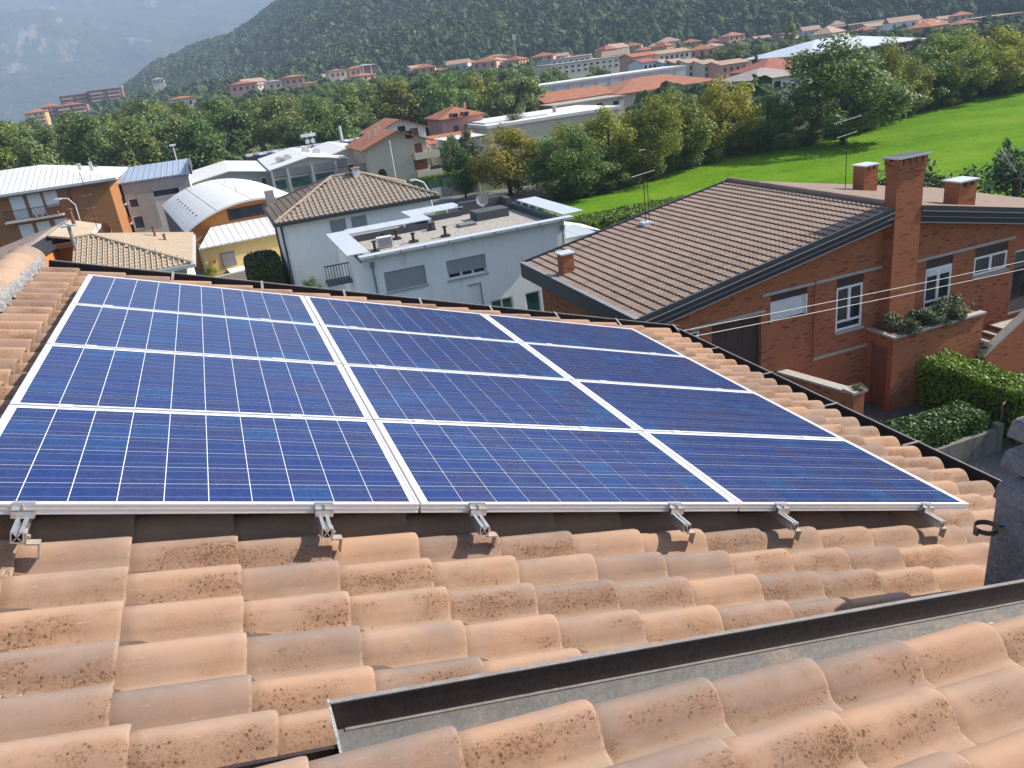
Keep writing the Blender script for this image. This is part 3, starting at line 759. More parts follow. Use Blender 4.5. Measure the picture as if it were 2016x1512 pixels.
# ---------------------------------------------------------------- wooded hill and far mountain
def polar_sheet(name, az0, az1, naz, d0f, d1f, nd, zfun, mat):
    A = np.radians(np.linspace(az0, az1, naz))[:, None]; T = np.linspace(0, 1, nd)[None, :]
    D = d0f(np.degrees(A)) + (d1f(np.degrees(A)) - d0f(np.degrees(A))) * T
    X = 1.1 + D * np.sin(A); Y = -2.9 + D * np.cos(A); Z = zfun(np.degrees(A) + 0 * T, D, T + 0 * A, X, Y)
    return grid_mesh(name, X, Y, Z, mat)
HA = [-12, -7, -5.2, -4.0, -3.0, -1.9, -0.3, 1.3, 2.9, 4.3, 5.4, 6.8, 9, 14, 22, 35, 50, 75]
HE = [-1.2, -0.9, 0.2, 0.85, 1.3, 1.9, 2.3, 2.75, 3.0, 3.6, 4.2, 4.95, 6.3, 9.0, 10.5, 9.0, 7.5, 6.0]
def hill_z(az, D):
    d0 = np.interp(az, [-12, 0, 10, 25, 50, 75], [560, 540, 480, 470, 500, 520])
    crest = np.tan(np.radians(np.interp(az, HA, HE))) * 1250 + 1
    base = np.interp(az, [-12, 5, 20, 35, 50, 75], [-3, -1, 0, -2, -8, -8])
    t = np.clip((D - d0) / (1250 - d0), 0, 1)
    X = D * np.sin(np.radians(az)); Y = D * np.cos(np.radians(az))
    prof = 0.72 * t + 0.28 * t * t
    gul = (vnoise(X + 900, Y, 11, 130.0) - 0.5) * 34 + (vnoise(X, Y + 500, 12, 48.0) - 0.5) * 9
    z = base + (crest - base) * prof + gul * np.minimum(t * 3, 1) * np.minimum(1, np.maximum(crest - base, 0) / 60) * np.minimum(1, (1 - t) * 5)
    back = sst(1250, 1700, D)
    return z * (1 - back) + (-30) * back - 6 * (1 - np.minimum(t * 20, 1))
A_ = np.linspace(-9.5, 75, 170); D_ = np.linspace(455, 1700, 130)
AZ, DD = np.meshgrid(A_, D_, indexing='ij')
o = grid_mesh('hill', 1.1 + DD * np.sin(np.radians(AZ)), -2.9 + DD * np.cos(np.radians(AZ)), hill_z(AZ, DD), M['ground']); tag(o, kind='structure')
A2 = np.linspace(-40, 40, 240); D2 = np.linspace(2500, 4400, 110)
AZ2, DD2 = np.meshgrid(A2, D2, indexing='ij')
X2, Y2 = DD2 * np.sin(np.radians(AZ2)), DD2 * np.cos(np.radians(AZ2))
t2 = (DD2 - 2500) / 1900
Z2 = -20 + 520 * (t2 ** 0.85) * np.interp(AZ2, [-40, -12, -6, 0, 8, 40], [1.0, 1.15, 1.1, 1.0, 0.95, 0.9])
for s_, sc_, am in ((21, 500.0, 95), (22, 210.0, 48), (23, 90.0, 26), (24, 42.0, 11)):
    Z2 = Z2 + (vnoise(X2 + 3000, Y2, s_, sc_) - 0.5) * am * np.minimum(1, t2 * 6)
# stepped cliff bands
Z2 = Z2 + 26 * np.sin(Z2 / 46.0 + 3 * vnoise(X2 + 9000, Y2, 25, 700.0)) * np.minimum(1, t2 * 5)
print('mountain top', Z2.max())
o = grid_mesh('mountain', X2, Y2, Z2, M['mountain']); tag(o, kind='structure')
# ---------------------------------------------------------------- building helpers
def wall_y(b, x0, x1, z0, z1, y, holes, depth=0.22, mi=0, topf=None):
    """wall facing -Y with real openings: holes = (x0,x1,z0,z1); topf(x) gives a sloping top"""
    xs = sorted(set([x0, x1] + [h[0] for h in holes] + [h[1] for h in holes]))
    zs = sorted(set([z0, z1] + [h[2] for h in holes] + [h[3] for h in holes]))
    for i in range(len(xs) - 1):
        for k in range(len(zs) - 1):
            a, c, p, q = xs[i], xs[i + 1], zs[k], zs[k + 1]
            if any(h[0] <= a + 1e-6 and c <= h[1] + 1e-6 and h[2] <= p + 1e-6 and q <= h[3] + 1e-6 for h in holes): continue
            qa = qc = q
            if topf and k == len(zs) - 2: qa, qc = topf(a), topf(c)
            b.add([(a, y, p), (c, y, p), (c, y, qc), (a, y, qa)], [(0, 1, 2, 3)], mi)
    for (a, c, p, q) in holes:
        d = y + depth
        b.add([(a, y, p), (c, y, p), (c, y, q), (a, y, q), (a, d, p), (c, d, p), (c, d, q), (a, d, q)], [(0, 1, 5, 4), (1, 2, 6, 5), (2, 3, 7, 6), (3, 0, 4, 7)], mi)

def slats(b, x0, x1, z0, z1, y, step=0.06, th=0.012):
    z = z0
    while z < z1 - 1e-6:
        e = min(z + step - 0.008, z1)
        b.prism([(y, z), (y - th, z + 0.006), (y - th, e - 0.006), (y, e)], 'x', x0, x1); z += step

def casement(parent, x0, x1, z0, z1, y, leaves=2, low=0.0, f=0.07, glass='glass'):
    """window with frame, leaves and panes, set into an opening; y is the frame's outer face"""
    fr = MB()
    fr.box(x0, x0 + f, y, y + .06, z0, z1); fr.box(x1 - f, x1, y, y + .06, z0, z1); fr.box(x0 + f, x1 - f, y, y + .06, z1 - f, z1); fr.box(x0 + f, x1 - f, y, y + .06, z0, z0 + f)
    if low: fr.box(x0 + f, x1 - f, y, y + .06, z0 + low - f * .4, z0 + low + f * .6)
    w = (x1 - x0 - 2 * f) / leaves
    for i in range(1, leaves): fr.box(x0 + f + w * i - .05, x0 + f + w * i + .05, y - .005, y + .055, z0 + (low if low else f) + .001, z1 - f - .001)
    win = fr.build('window', M['frame'], parent)
    for i in range(leaves):
        MB().box(x0 + f + w * i, x0 + f + w * (i + 1), y + .035, y + .045, z0 + f, z1 - f).build('pane', M[glass], win)
    return win

# ================================================================ brick house on the right
bh = thing('brick_house', 'red brick house with low brown tile gable roof and tall brick chimney', 'house', (18.0, 20.0, -11.0))
XE, YN, YF, XR, ZE, ZR = 11.30, 16.20, 25.0, 20.55, -6.0, -4.38
SL = (ZR - ZE) / (XR - XE); SRR = -0.19; XR2 = 31.5
YW = 16.55                                          # front wall plane
def zt(x): return (ZE + (x - XE) * SL if x < XR else ZR + (x - XR) * SRR)
holes = [(13.95, 15.74, -10.96, -6.95), (12.75, 13.55, -8.0, -6.98), (16.08, 17.46, -7.30, -6.38), (18.60, 19.65, -8.20, -6.42), (22.26, 23.40, -8.28, -6.50), (24.38, 25.88, -7.52, -6.55), (26.25, 28.4, -9.34, -7.0)]
b = MB(); wall_y(b, 11.75, 20.55, -11.0, -6.30, YW, [h for h in holes if h[1] < 20.5], 0.25, topf=lambda x: zt(x) - .16)
wall_y(b, 20.55, 31.0, -11.0, -6.40, YW, [h for h in holes if h[0] > 20.6], 0.25, topf=lambda x: zt(x) - .16)
b.add([(11.75, YW, -11), (11.75, 24.6, -11), (11.75, 24.6, zt(11.75) - .16), (11.75, YW, zt(11.75) - .16)], [(0, 3, 2, 1)])
b.add([(31.0, YW, -11), (31.0, 24.6, -11), (31.0, 24.6, zt(31.0) - .16), (31.0, YW, zt(31.0) - .16)], [(0, 1, 2, 3)])
b.add([(11.75, 24.6, -11), (31.0, 24.6, -11), (31.0, 24.6, zt(31) - .16), (XR, 24.6, ZR - .16), (11.75, 24.6, zt(11.75) - .16)], [(0, 4, 3, 2, 1)])
b.build('wall', M['brick'], bh)
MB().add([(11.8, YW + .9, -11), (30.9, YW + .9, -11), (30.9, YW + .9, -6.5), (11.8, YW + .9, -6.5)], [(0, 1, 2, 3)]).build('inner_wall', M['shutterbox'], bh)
# roof slabs
b = MB(); b.hexa([(XE, YN, ZE - .20), (XR, YN, ZR - .20), (XR, YF, ZR - .20), (XE, YF, ZE - .20)], [(XE, YN, ZE - .06), (XR, YN, ZR - .06), (XR, YF, ZR - .06), (XE, YF, ZE - .06)])
brf = b.build('roof', M['dkmetal'], bh)
b = MB(); b.hexa([(XR + .003, YN, ZR - .20), (XR2, YN, zt(XR2) - .20), (XR2, YF, zt(XR2) - .20), (XR + .003, YF, ZR - .20)], [(XR + .003, YN, ZR - .02), (XR2, YN, zt(XR2) - .02), (XR2, YF, zt(XR2) - .02), (XR + .003, YF, ZR - .02)])
br2 = b.build('rear_roof', M['browntile'], bh)
# fascias: stepped dark bands with pale trims
def fascia(xa, xb, y0, y1, top, h, nm='fascia', mat='dkmetal'):
    b = MB(); b.hexa([(xa, y0, zt(xa) + top - h), (xb, y0, zt(xb) + top - h), (xb, y1, zt(xb) + top - h), (xa, y1, zt(xa) + top - h)], [(xa, y0, zt(xa) + top), (xb, y0, zt(xb) + top), (xb, y1, zt(xb) + top), (xa, y1, zt(xa) + top)])
    return b.build(nm, M[mat], bh)
for (xa, xb) in ((XE - .05, 20.355), (21.435, XR2)):
    fascia(xa, xb, YN - .08, YN - .003, .01, .16); fascia(xa, xb, YN - .10, YN - .003, -.152, .022, 'fascia_trim', 'fasciatrim')
    fascia(xa, xb, YN - .05, YN + .10, -.178, .15); fascia(xa, xb, YN - .07, YN + .10, -.33, .022, 'fascia_trim', 'fasciatrim')
    fascia(xa, xb, YN + .02, YN + .22, -.355, .16); fascia(xa, xb, YN + .0, YN + .3, -.517, .03, 'fascia_trim', 'string')
MB().box(XE - .14, XE - .004, YN - .08, YF + .05, ZE - .56, ZE + .012).build('eave_fascia', M['dkmetal'], bh)
MB().box(XE - .16, XE - .0, YN - .10, YF + .07, ZE + .013, ZE + .03).build('gutter_lip', M['fasciatrim'], bh)
MB().box(XE + .0, 11.74, YN + .25, YF - .2, ZE - .42, ZE - .36).build('soffit', M['dkmetal'], bh)
b = MB(); b.hexa([(XE - .1, YF, ZE - .3), (XR, YF, ZR - .3), (XR, YF + .08, ZR - .3), (XE - .1, YF + .08, ZE - .3)], [(XE - .1, YF, ZE + .03), (XR, YF, ZR + .03), (XR, YF + .08, ZR + .03), (XE - .1, YF + .08, ZE + .03)]); b.build('fascia', M['dkmetal'], bh)
# brown tiles: the lower three hundred as pieces, the rest as one field
def flat_tile(w, l, h=0.046):
    b = MB(); n = 7
    pr = [(-w / 2 + w * i / (n - 1), 0.026 * math.sin(math.pi * min(1, max(0, (i / (n - 1) - .30) / .62))) ** 1.0) for i in range(n)]
    vs = [(0, y, z + h) for y, z in pr] + [(l, y, z) for y, z in pr] + [(0.014, y, z + .004) for y, z in pr]
    fs = [(i, i + 1, n + i + 1, n + i) for i in range(n - 1)] + [(2 * n + i, 2 * n + i + 1, i + 1, i) for i in range(n - 1)]
    return b.add(vs, fs)
ftb = flat_tile(0.206, 0.37); FT = ftb.mesh('roof_tile', M['browntile'])
ang = math.atan(SL); nrow, ncol = 29, 42
sl_len = math.hypot(XR - XE, ZR - ZE); ex = (sl_len - .05) / nrow; wy = (YF - YN) / ncol
fld = MB(); cnt = 0
order = sorted([(i, k) for i in range(nrow) for k in range(ncol)], key=lambda t: (XE + t[0] * ex - 1.1) ** 2 + (YN + t[1] * wy + 2.9) ** 2)
for q, (i, k) in enumerate(order):
    s = i * ex + .01; x, z, y = XE + s * math.cos(ang), ZE - .070 + s * math.sin(ang), YN + (k + .5) * wy
    if q < 298:
        link('roof_tile', FT, brf, (x - bh.location.x, y - bh.location.y, z - bh.location.z + random.uniform(-.003, .003)), (0, -ang, R(random.uniform(-.6, .6))))
    else:
        c_, s_ = math.cos(ang), math.sin(ang)
        fld.add([(x + v[0] * c_ - v[2] * s_, y + v[1], z + v[0] * s_ + v[2] * c_ + 0.0) for v in ftb.v], ftb.f)
o = fld.build('roof_tile_field', M['browntile'], brf); tag(o, kind='stuff')
b = MB(); b.tube([(XR - .02, YN - .02, ZR + .0), (XR - .02, YF + .05, ZR + .0)], .10, 10); b.build('ridge_cap', M['browntile'], bh)
# tall chimney
chm = MB(); cx0, cx1, cy0, cy1 = 20.37, 21.42, 16.14, 16.60
chm.box(cx0, cx1, cy0, cy1, -11.0, -3.40); chm.box(cx0 - .03, cx1 + .03, cy0 - .03, cy1 + .03, -3.40, -3.18)
for x in np.linspace(cx0 - .05, cx1 - .13, 5): chm.box(x, x + .18, cy0 - .05, cy0 + .16, -3.18, -3.0); chm.box(x, x + .18, cy1 - .16, cy1 + .05, -3.18, -3.0)
chm.box(cx0 - .05, cx0 + .12, cy0 + .165, cy1 - .165, -3.18, -3.06)
tall = chm.build('tall_chimney', M['brick'], bh)
MB().box(cx0 + .02, cx1 - .02, cy0 + .02, cy1 - .02, -3.179, -3.01).build('flue', M['shutterbox'], tall)
b = MB().box(cx0 - .09, cx1 + .09, cy0 - .09, cy1 + .09, -3.0, -2.93); b.build('cap', M['darkmem'], tall)
b = MB().box(cx0 - .11, cx1 + .11, cy0 - .11, cy0 - .092, -2.985, -2.925).box(cx0 - .11, cx0 - .092, cy0 - .092, cy1 + .11, -2.985, -2.925); b.build('cap_trim', M['zincp'], tall)
# small chimneys standing on the roof
def small_chimney(x0, x1, y0, y1, zb, ztop, lab):
    b = MB().box(x0, x1, y0, y1, zb, ztop - .18)
    for x in (x0, (x0 + x1) / 2 - .07, x1 - .14): b.box(x, x + .14, y0, y1, ztop - .18, ztop - .03)
    c = b.build('small_chimney', M['brick'], bh); tag(c, lab)
    MB().box(x0 + .03, x1 - .03, y0 + .02, y1 - .02, ztop - .179, ztop - .031).build('flue', M['shutterbox'], c)
    MB().box(x0 - .06, x1 + .06, y0 - .06, y1 + .06, ztop - .03, ztop + .02).build('cap', M['zincp'], c)
small_chimney(11.62, 12.05, 22.0, 22.45, -6.3, -5.25, 'stub brick chimney near the low eave')
small_chimney(24.45, 25.1, 21.8, 22.4, -5.6, -4.22, 'small brick chimney behind the ridge')
small_chimney(23.8, 24.55, 16.9, 17.5, -5.4, -4.28, 'small brick chimney by the right fascia')
# openings
def shut_box(x0, x1, z0, z1): return MB().box(x0, x1, YW + .03, YW + .2, z0, z1).build('shutter_box', M['shutterbox'], bh)
shut_box(16.08, 17.46, -6.66, -6.38); shut_box(18.60, 19.65, -6.74, -6.42); shut_box(22.26, 23.40, -6.86, -6.50); shut_box(24.38, 25.88, -6.88, -6.55)
w = MB().box(16.08, 16.13, YW - .01, YW + .1, -7.30, -6.662).box(17.41, 17.46, YW - .01, YW + .1, -7.30, -6.662).build('window', M['frame'], bh)
b = MB(); slats(b, 16.13, 17.41, -7.28, -6.662, YW + .06, .045); b.build('roller_shutter', M['wshutter'], w)
casement(bh, 18.60, 19.65, -8.20, -6.742, YW + .01, 2, .30)
w3 = casement(bh, 22.26, 23.40, -8.28, -6.862, YW + .01, 2, .26)
b = MB(); slats(b, 22.33, 23.33, -7.13, -6.93, YW + .005, .045); b.build('roller_shutter', M['wshutter'], w3)
casement(bh, 24.38, 25.88, -7.52, -6.882, YW + .01, 2)
casement(bh, 12.75, 13.55, -8.0, -6.98, YW + .05, 1)
dr = casement(bh, 26.25, 28.4, -9.34, -7.0, YW + .05, 2); 
dr.name = 'glass_door'
b = MB()
for i in range(3): b.box(13.96 + i * .593, 13.96 + i * .593 + .585, YW + .14, YW + .18, -10.96, -6.96)
b.build('garage_door', M['shutterbox'], bh)
for (x0, x1, z) in ((15.75, 20.35, -6.36), (21.43, 26.1, -6.47), (13.2, 15.85, -6.86), (17.7, 20.0, -8.92)):
    MB().box(x0, x1, YW - .06, YW - .002, z - .05, z + .04).build('string_course', M['string'], bh)
for (x0, x1, z) in ((18.55, 19.70, -8.24), (22.2, 23.46, -8.32), (24.3, 25.95, -7.56)): MB().box(x0, x1, YW - .09, YW + .05, z - .04, z + .03).build('window_sill', M['string'], bh)
MB().tube([(17.72, YW - .05, -6.3), (17.72, YW - .05, -8.9)], .03, 8).build('downpipe', M['brick'], bh)
MB().tube([(11.70, 18.0, -6.4), (11.70, 18.0, -11)], .05, 8).build('downpipe', M['dkmetal'], bh)
MB().box(21.50, 21.62, YW - .12, YW - .01, -5.75, -5.45).build('wall_lamp', M['frame'], bh)
# planter box with a door in its side
pl_ = thing('brick_planter', 'brick planter porch below the tall chimney with a brown cellar door', 'planter', (21.5, 15.9, -11))
b = MB().box(19.90, 23.7, 15.42, 15.55, -11, -8.42).box(19.90, 20.03, 15.55, YW - .002, -8.8, -8.42).box(19.90, 20.03, 15.55, 15.62, -11, -8.8).box(19.90, 20.03, 16.35, YW - .002, -11, -8.8).box(23.57, 23.7, 15.55, YW - .002, -11, -8.42).box(20.03, 23.57, 15.55, YW - .002, -9.0, -8.55)
b.build('body', M['brick'], pl_)
MB().box(19.86, 23.74, 15.36, 15.60, -8.418, -8.35).box(19.86, 20.07, 15.601, YW - .003, -8.418, -8.35).build('coping', M['string'], pl_)
MB().box(19.96, 20.0, 15.62, 16.35, -10.96, -8.8).build('door', M['brownwood'], pl_)
# stairs up to the glass door with a brick parapet
st = thing('outdoor_stairs', 'brick outdoor stairs with pale treads rising to the glass door', 'stairs', (24.6, 15.8, -11))
for i in range(8):
    x = 23.0 + i * .34; z = -10.62 + i * .165
    MB().box(x, 26.6 if i < 7 else 29.0, 15.30 if i < 7 else 15.31, YW - .003, z - .165 + .002, z - .04).build('riser', M['brick'], st)
    MB().box(x - .03, x + .37 if i < 7 else 29.0, 15.29, YW - .004, z - .039, z).build('tread', M['string'], st)
b = MB(); b.prism([(23.55, -11), (29, -11), (29, -8.35), (26.0, -8.35), (23.55, -9.78)], 'y', 15.08, 15.28); b.build('parapet', M['brick'], st)
b = MB(); b.prism([(23.45, -9.82), (26.0, -8.345), (29, -8.345), (29, -8.26), (25.98, -8.26), (23.45, -9.72)], 'y', 15.04, 15.32); b.build('coping', M['string'], st)
pt = thing('flower_pot', 'stone bowl of flowers on the low end of the stair parapet', 'flower pot', (23.5, 15.18, -9.75))
MB().tube([(23.56, 15.18, -9.72), (23.56, 15.18, -9.60), (23.56, 15.18, -9.52)], [.09, .16, .18], 10).build('bowl', M['string'], pt)
# low garden wall with coping
lw = thing('garden_wall', 'low brick wall with grey coping and capped end pillar by the garage', 'wall', (16.9, 15.4, -11))
b = MB(); b.hexa([(16.35, 16.54, -11), (16.95, 14.1, -11), (17.2, 14.15, -11), (16.6, 16.54, -11)], [(16.35, 16.54, -9.06), (16.95, 14.1, -9.06), (17.2, 14.15, -9.06), (16.6, 16.54, -9.06)]); b.build('body', M['brick'], lw)
b = MB(); b.hexa([(16.29, 16.54, -9.058), (16.90, 14.1, -9.058), (17.25, 14.15, -9.058), (16.66, 16.54, -9.058)], [(16.29, 16.54, -8.99), (16.90, 14.1, -8.99), (17.25, 14.15, -8.99), (16.66, 16.54, -8.99)]); b.build('coping', M['string'], lw)
MB().box(16.88, 17.28, 13.8, 14.098, -11, -9.0).build('pillar', M['brick'], lw); MB().box(16.82, 17.34, 13.74, 14.2, -8.985, -8.90).build('pillar_cap', M['string'], lw)
# concrete wall below the front hedge and the wire gate
cw = thing('concrete_garden_wall', 'low stained concrete wall under the rounded hedge', 'wall', (19, 11.9, -11))
MB().box(15.5, 20.25, 11.78, 11.95, -11, -10.25).build('panel', M['stainedwall'], cw); MB().box(20.26, 20.46, 11.76, 12.0, -11, -10.1).build('post', M['stainedwall'], cw)
gt = thing('wire_gate', 'rusty wire mesh gate beside the hedge end', 'gate', (21, 12.2, -11))
MB().tube([(20.55, 11.95, -11), (20.55, 11.95, -9.6)], .025, 6).tube([(20.55, 11.95, -9.6), (21.7, 12.5, -9.6)], .025, 6).tube([(21.7, 12.5, -9.6), (21.7, 12.5, -11)], .025, 6).build('gate_frame', M['brownwood'], gt)
b = MB()
for i in range(14): z = -10.9 + i * .095; b.tube([(20.55, 11.95, z), (21.7, 12.5, z)], .006, 4)
for i in range(1, 12): f = i / 12; b.tube([(20.55 + 1.15 * f, 11.95 + .55 * f, -11), (20.55 + 1.15 * f, 11.95 + .55 * f, -9.6)], .005, 4)
b.build('mesh', M['iron'], gt)
# overhead cables
for i, (z0, z1, y) in enumerate(((-3.50, -4.30, 8.26), (-3.62, -4.46, 8.22))):
    pts = []
    for k in range(25):
        f = k / 24; pts.append((6.4 + f * 14.0, 8.1 + .16 + f * 1.3 + y - 8.26, z0 + .14 + (z1 - z0) * 1.35 * f - .05 * math.sin(math.pi * f)))
    o = MB().tube(pts, .006, 5).build('overhead_cable', M['cable'])
    tag(o, ('upper' if i == 0 else 'lower') + ' of the two pale cables stretched past the brick house', 'cable', 'overhead cables')
# aerials
def aerial(name, label, base, h, arms, parent_cat='antenna', lean=0.0):
    t = thing(name, label, parent_cat, base)
    x, y, z = base
    MB().tube([(x, y, z), (x, y, z + h)], .017, 6).build('mast', M['iron'], t)
    for (dz, L, nel, el, dirx, diry) in arms:
        b = MB(); zz = z + dz; b.tube([(x - dirx * L / 2, y - diry * L / 2, zz), (x + dirx * L / 2, y + diry * L / 2, zz)], .008, 5)
        for k in range(nel):
            f = -L / 2 + L * (k + .5) / nel
            b.tube([(x + dirx * f - diry * el, y + diry * f + dirx * el, zz + .0), (x + dirx * f + diry * el, y + diry * f - dirx * el, zz)], .004, 4)
        b.build('boom', M['pipe'], t)
    return t
a1 = aerial('tv_antenna', 'tall thin antenna mast on the brown tiled slope', (15.95, 23.8, -5.22), 3.0, ((1.9, 1.5, 9, .10, .9, .44), (2.75, .4, 3, .10, .9, .44), (1.35, .5, 3, .12, .9, -.44)))
MB().box(15.75, 16.15, 23.6, 24.0, -5.24, -5.12).build('base_plate', M['zincp'], a1); MB().tube([(16.1, 23.8, -5.2), (16.1, 23.8, -3.6), (16.3, 23.8, -3.5)], .015, 5).build('stay', M['iron'], a1)
aerial('tv_antenna', 'antenna mast with two long booms behind the brick house ridge', (24.0, 22.3, -5.2), 2.9, ((2.75, 2.3, 12, .13, .92, .39), (2.2, 1.7, 9, .10, .92, .39), (1.6, .4, 2, .12, .4, .9)))

# ================================================================ white flat-roofed house
fh = thing('flat_roof_house', 'white cubic house with gravel flat roof and pale metal canopies', 'house', (11.3, 36, -12.0))
YF0 = 32.3; ZT = -6.05
holes = [(7.2, 9.12, -7.95, -7.03), (10.15, 12.07, -7.98, -7.08), (11.04, 11.66, -10.6, -8.42), (12.04, 13.18, -10.4, -9.41), (13.83, 14.62, -10.6, -9.41)]
b = MB(); wall_y(b, 6.34, 16.25, -12.3, ZT - .12, YF0, holes, .18)
b.add([(6.34, YF0, -12.3), (6.34, 40, -12.3), (6.34, 40, ZT - .12), (6.34, YF0, ZT - .12)], [(0, 3, 2, 1)]); b.add([(16.25, YF0, -12.3), (16.25, 38.6, -12.3), (16.25, 38.6, ZT - .12), (16.25, YF0, ZT - .12)], [(0, 1, 2, 3)])
b.add([(6.34, 40, -12.3), (16.25, 40, -12.3), (16.25, 40, ZT - .12), (6.34, 40, ZT - .12)], [(0, 1, 2, 3)])
b.build('wall', M['white'], fh)
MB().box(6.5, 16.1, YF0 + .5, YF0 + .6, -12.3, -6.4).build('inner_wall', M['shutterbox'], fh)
for i, (a, c, p, q) in enumerate(holes[:2]):
    s = MB(); slats(s, a + .02, c - .02, p + (.24 if i else .02), q - .01, YF0 + .07, .055); w = s.build('roller_shutter', M['shutter'], fh)
    MB().box(a - .06, c + .06, YF0 - .07, YF0 + .1, p - .07, p - .005).build('window_sill', M['shutter'], fh)
    if i: casement(fh, a + .02, c - .02, p, p + .60, YF0 + .10, 3)
MB().box(11.04, 11.66, YF0 + .08, YF0 + .12, -10.6, -8.43).build('service_door', M['white'], fh)
MB().box(11.0, 11.70, YF0 - .02, YF0 + .0, -8.42, -8.40).box(11.64, 11.68, YF0 - .02, YF0 - .001, -10.6, -8.421).build('door_trim', M['greydark'], fh)
casement(fh, 12.04, 13.18, -10.4, -9.41, YF0 + .06, 2, glass='greenglass'); casement(fh, 13.83, 14.62, -10.6, -9.41, YF0 + .06, 1, glass='greenglass')
MB().box(6.5, 16.1, YF0 + .15, 39.9, ZT - .50, ZT - .42).build('roof', M['gravel'], fh)
# parapet, edge flashing, canopies
b = MB().box(6.32, 6.55, YF0 + .16, 39.9, ZT - .419, ZT - .13).box(16.05, 16.27, YF0 + .16, 38.9, ZT - .419, ZT - .1); b.box(6.56, 11.0, 37.7, 37.95, ZT - .419, ZT - .12); b.box(13.3, 16.04, 39.8, 40.05, ZT - .419, ZT + .25); b.box(15.8, 16.04, 38.9, 39.79, ZT - .419, ZT + .22)
b.box(11.0, 11.25, 37.7, 40.0, ZT - .419, ZT - .12); b.box(11.26, 13.29, 39.6, 39.85, ZT - .419, ZT - .12)
b.build('parapet', M['darkmem'], fh)
MB().box(6.2, 16.6, YF0 - .34, YF0 + .15, ZT - .16, ZT - .06).build('eave', M['greywall'], fh)
MB().box(6.2, 16.6, YF0 - .37, YF0 + .10, ZT - .058, ZT - .02).box(6.2, 16.6, YF0 - .42, YF0 - .36, ZT - .14, ZT - .021).build('eave_flashing', M['zincp'], fh)
for x in np.linspace(6.9, 15.9, 9): MB().box(x, x + .06, YF0 - .425, YF0 - .421, ZT - .135, ZT - .03).build('flashing_joint', M['greydark'], fh)
def canopy(x0, x1, y0, y1, z, n, axis):
    for i in range(n):
        if axis == 'y': a, c = y0 + (y1 - y0) * i / n, y0 + (y1 - y0) * (i + 1) / n - .02; MB().box(x0, x1, a, c, z, z + .04).build('canopy_sheet', M['zincp'], fh)
        else: a, c = x0 + (x1 - x0) * i / n, x0 + (x1 - x0) * (i + 1) / n - .02; MB().box(a, c, y0, y1, z, z + .04).build('canopy_sheet', M['zincp'], fh)
canopy(5.75, 6.75, YF0 + .16, 38.9, ZT + .02, 5, 'y'); canopy(6.76, 11.15, 37.75, 39.2, ZT + .02, 4, 'x'); canopy(10.4, 13.5, 39.75, 41.7, ZT + .02, 3, 'x'); canopy(16.28, 17.4, YF0 + .16, 38.7, ZT + .02, 5, 'y')
MB().box(10.4, 11.14, 39.21, 39.74, ZT + .02, ZT + .06).build('canopy_sheet', M['zincp'], fh)
for (x, y) in [(6.9 + i * 1.35, 37.72) for i in range(4)] + [(16.2, 33.4 + i * 1.1) for i in range(5)] + [(11.6 + .9 * i, 39.7) for i in range(2)]: MB().box(x, x + .10, y, y + .1, ZT - .41, ZT + .018).build('canopy_strut', M['zincp'], fh)
for (x, y, h) in ((6.75, YF0 - .07, 0), (16.1, YF0 - .07, 0)):
    MB().tube([(x, y, ZT - .45), (x, y, -12.3)], .045, 8).build('downpipe', M['pipe'], fh); MB().box(x - .09, x + .09, y - .08, y + .07, ZT - .62, ZT - .40).build('hopper', M['pipe'], fh)
for (x, y, h) in ((7.35, 34.3, .5), (8.3, 36.9, .35), (8.9, 36.5, .42), (9.4, 35.0, .4), (11.0, 34.9, .45), (10.9, 37.2, .3)):
    c = MB().box(x - .2, x + .2, y - .2, y + .2, ZT - .419, ZT - .33).cyl((x, y), .07, ZT - .33, ZT - .42 + h, 8).cyl((x, y), .12, ZT - .42 + h, ZT - .36 + h, 8).build('vent_pipe', M['iron'], fh)
ac = thing('air_conditioner', 'pale outdoor air conditioner unit on the gravel roof', 'air conditioner', (8.0, 35.0, ZT - .42))
MB().box(7.62, 8.35, 34.85, 35.15, ZT - .38, ZT + .12).build('case', M['frame'], ac)
s = MB(); slats(s, 7.66, 8.31, ZT - .34, ZT + .08, 34.848, .045, .008); s.build('grille', M['pipe'], ac)
MB().box(7.7, 7.8, 34.9, 35.1, ZT - .419, ZT - .381).box(8.2, 8.3, 34.9, 35.1, ZT - .419, ZT - .381).build('foot', M['iron'], ac)
rb = thing('roof_box', 'dark bitumen access box with a flat step on the gravel roof', 'roof hatch', (14.5, 37.6, ZT - .42))
MB().box(13.4, 15.2, 37.1, 38.3, ZT - .419, ZT + .02).build('box', M['darkmem'], rb); MB().box(12.2, 13.1, 36.3, 37.0, ZT - .419, ZT - .30).build('slab', M['greydark'], rb)
ds = thing('satellite_dish', 'white satellite dish standing on the dark roof box', 'satellite dish', (13.9, 37.5, ZT + .02))
b = MB(); n = 20; vs = [(13.9, 37.38, ZT + .62)]
for q in (.15, .26, .34):
    for k in range(n):
        a = 2 * math.pi * k / n; vs.append((13.9 + q * math.cos(a), 37.38 - (q * q) * .5, ZT + .62 + q * math.sin(a)))
fs = [(0, 1 + k, 1 + (k + 1) % n) for k in range(n)] + [(1 + r * n + k, 1 + (r + 1) * n + k, 1 + (r + 1) * n + (k + 1) % n, 1 + r * n + (k + 1) % n) for r in range(2) for k in range(n)]
b.add(vs, fs); b.build('reflector', M['greywall'], ds, smooth=True); MB().tube([(13.9, 37.45, ZT + .02), (13.9, 37.45, ZT + 1.5)], .03, 6).build('mast', M['pipe'], ds); MB().tube([(13.9, 37.35, ZT + .5), (13.9, 36.9, ZT + .72)], .02, 5).build('arm', M['pipe'], ds)
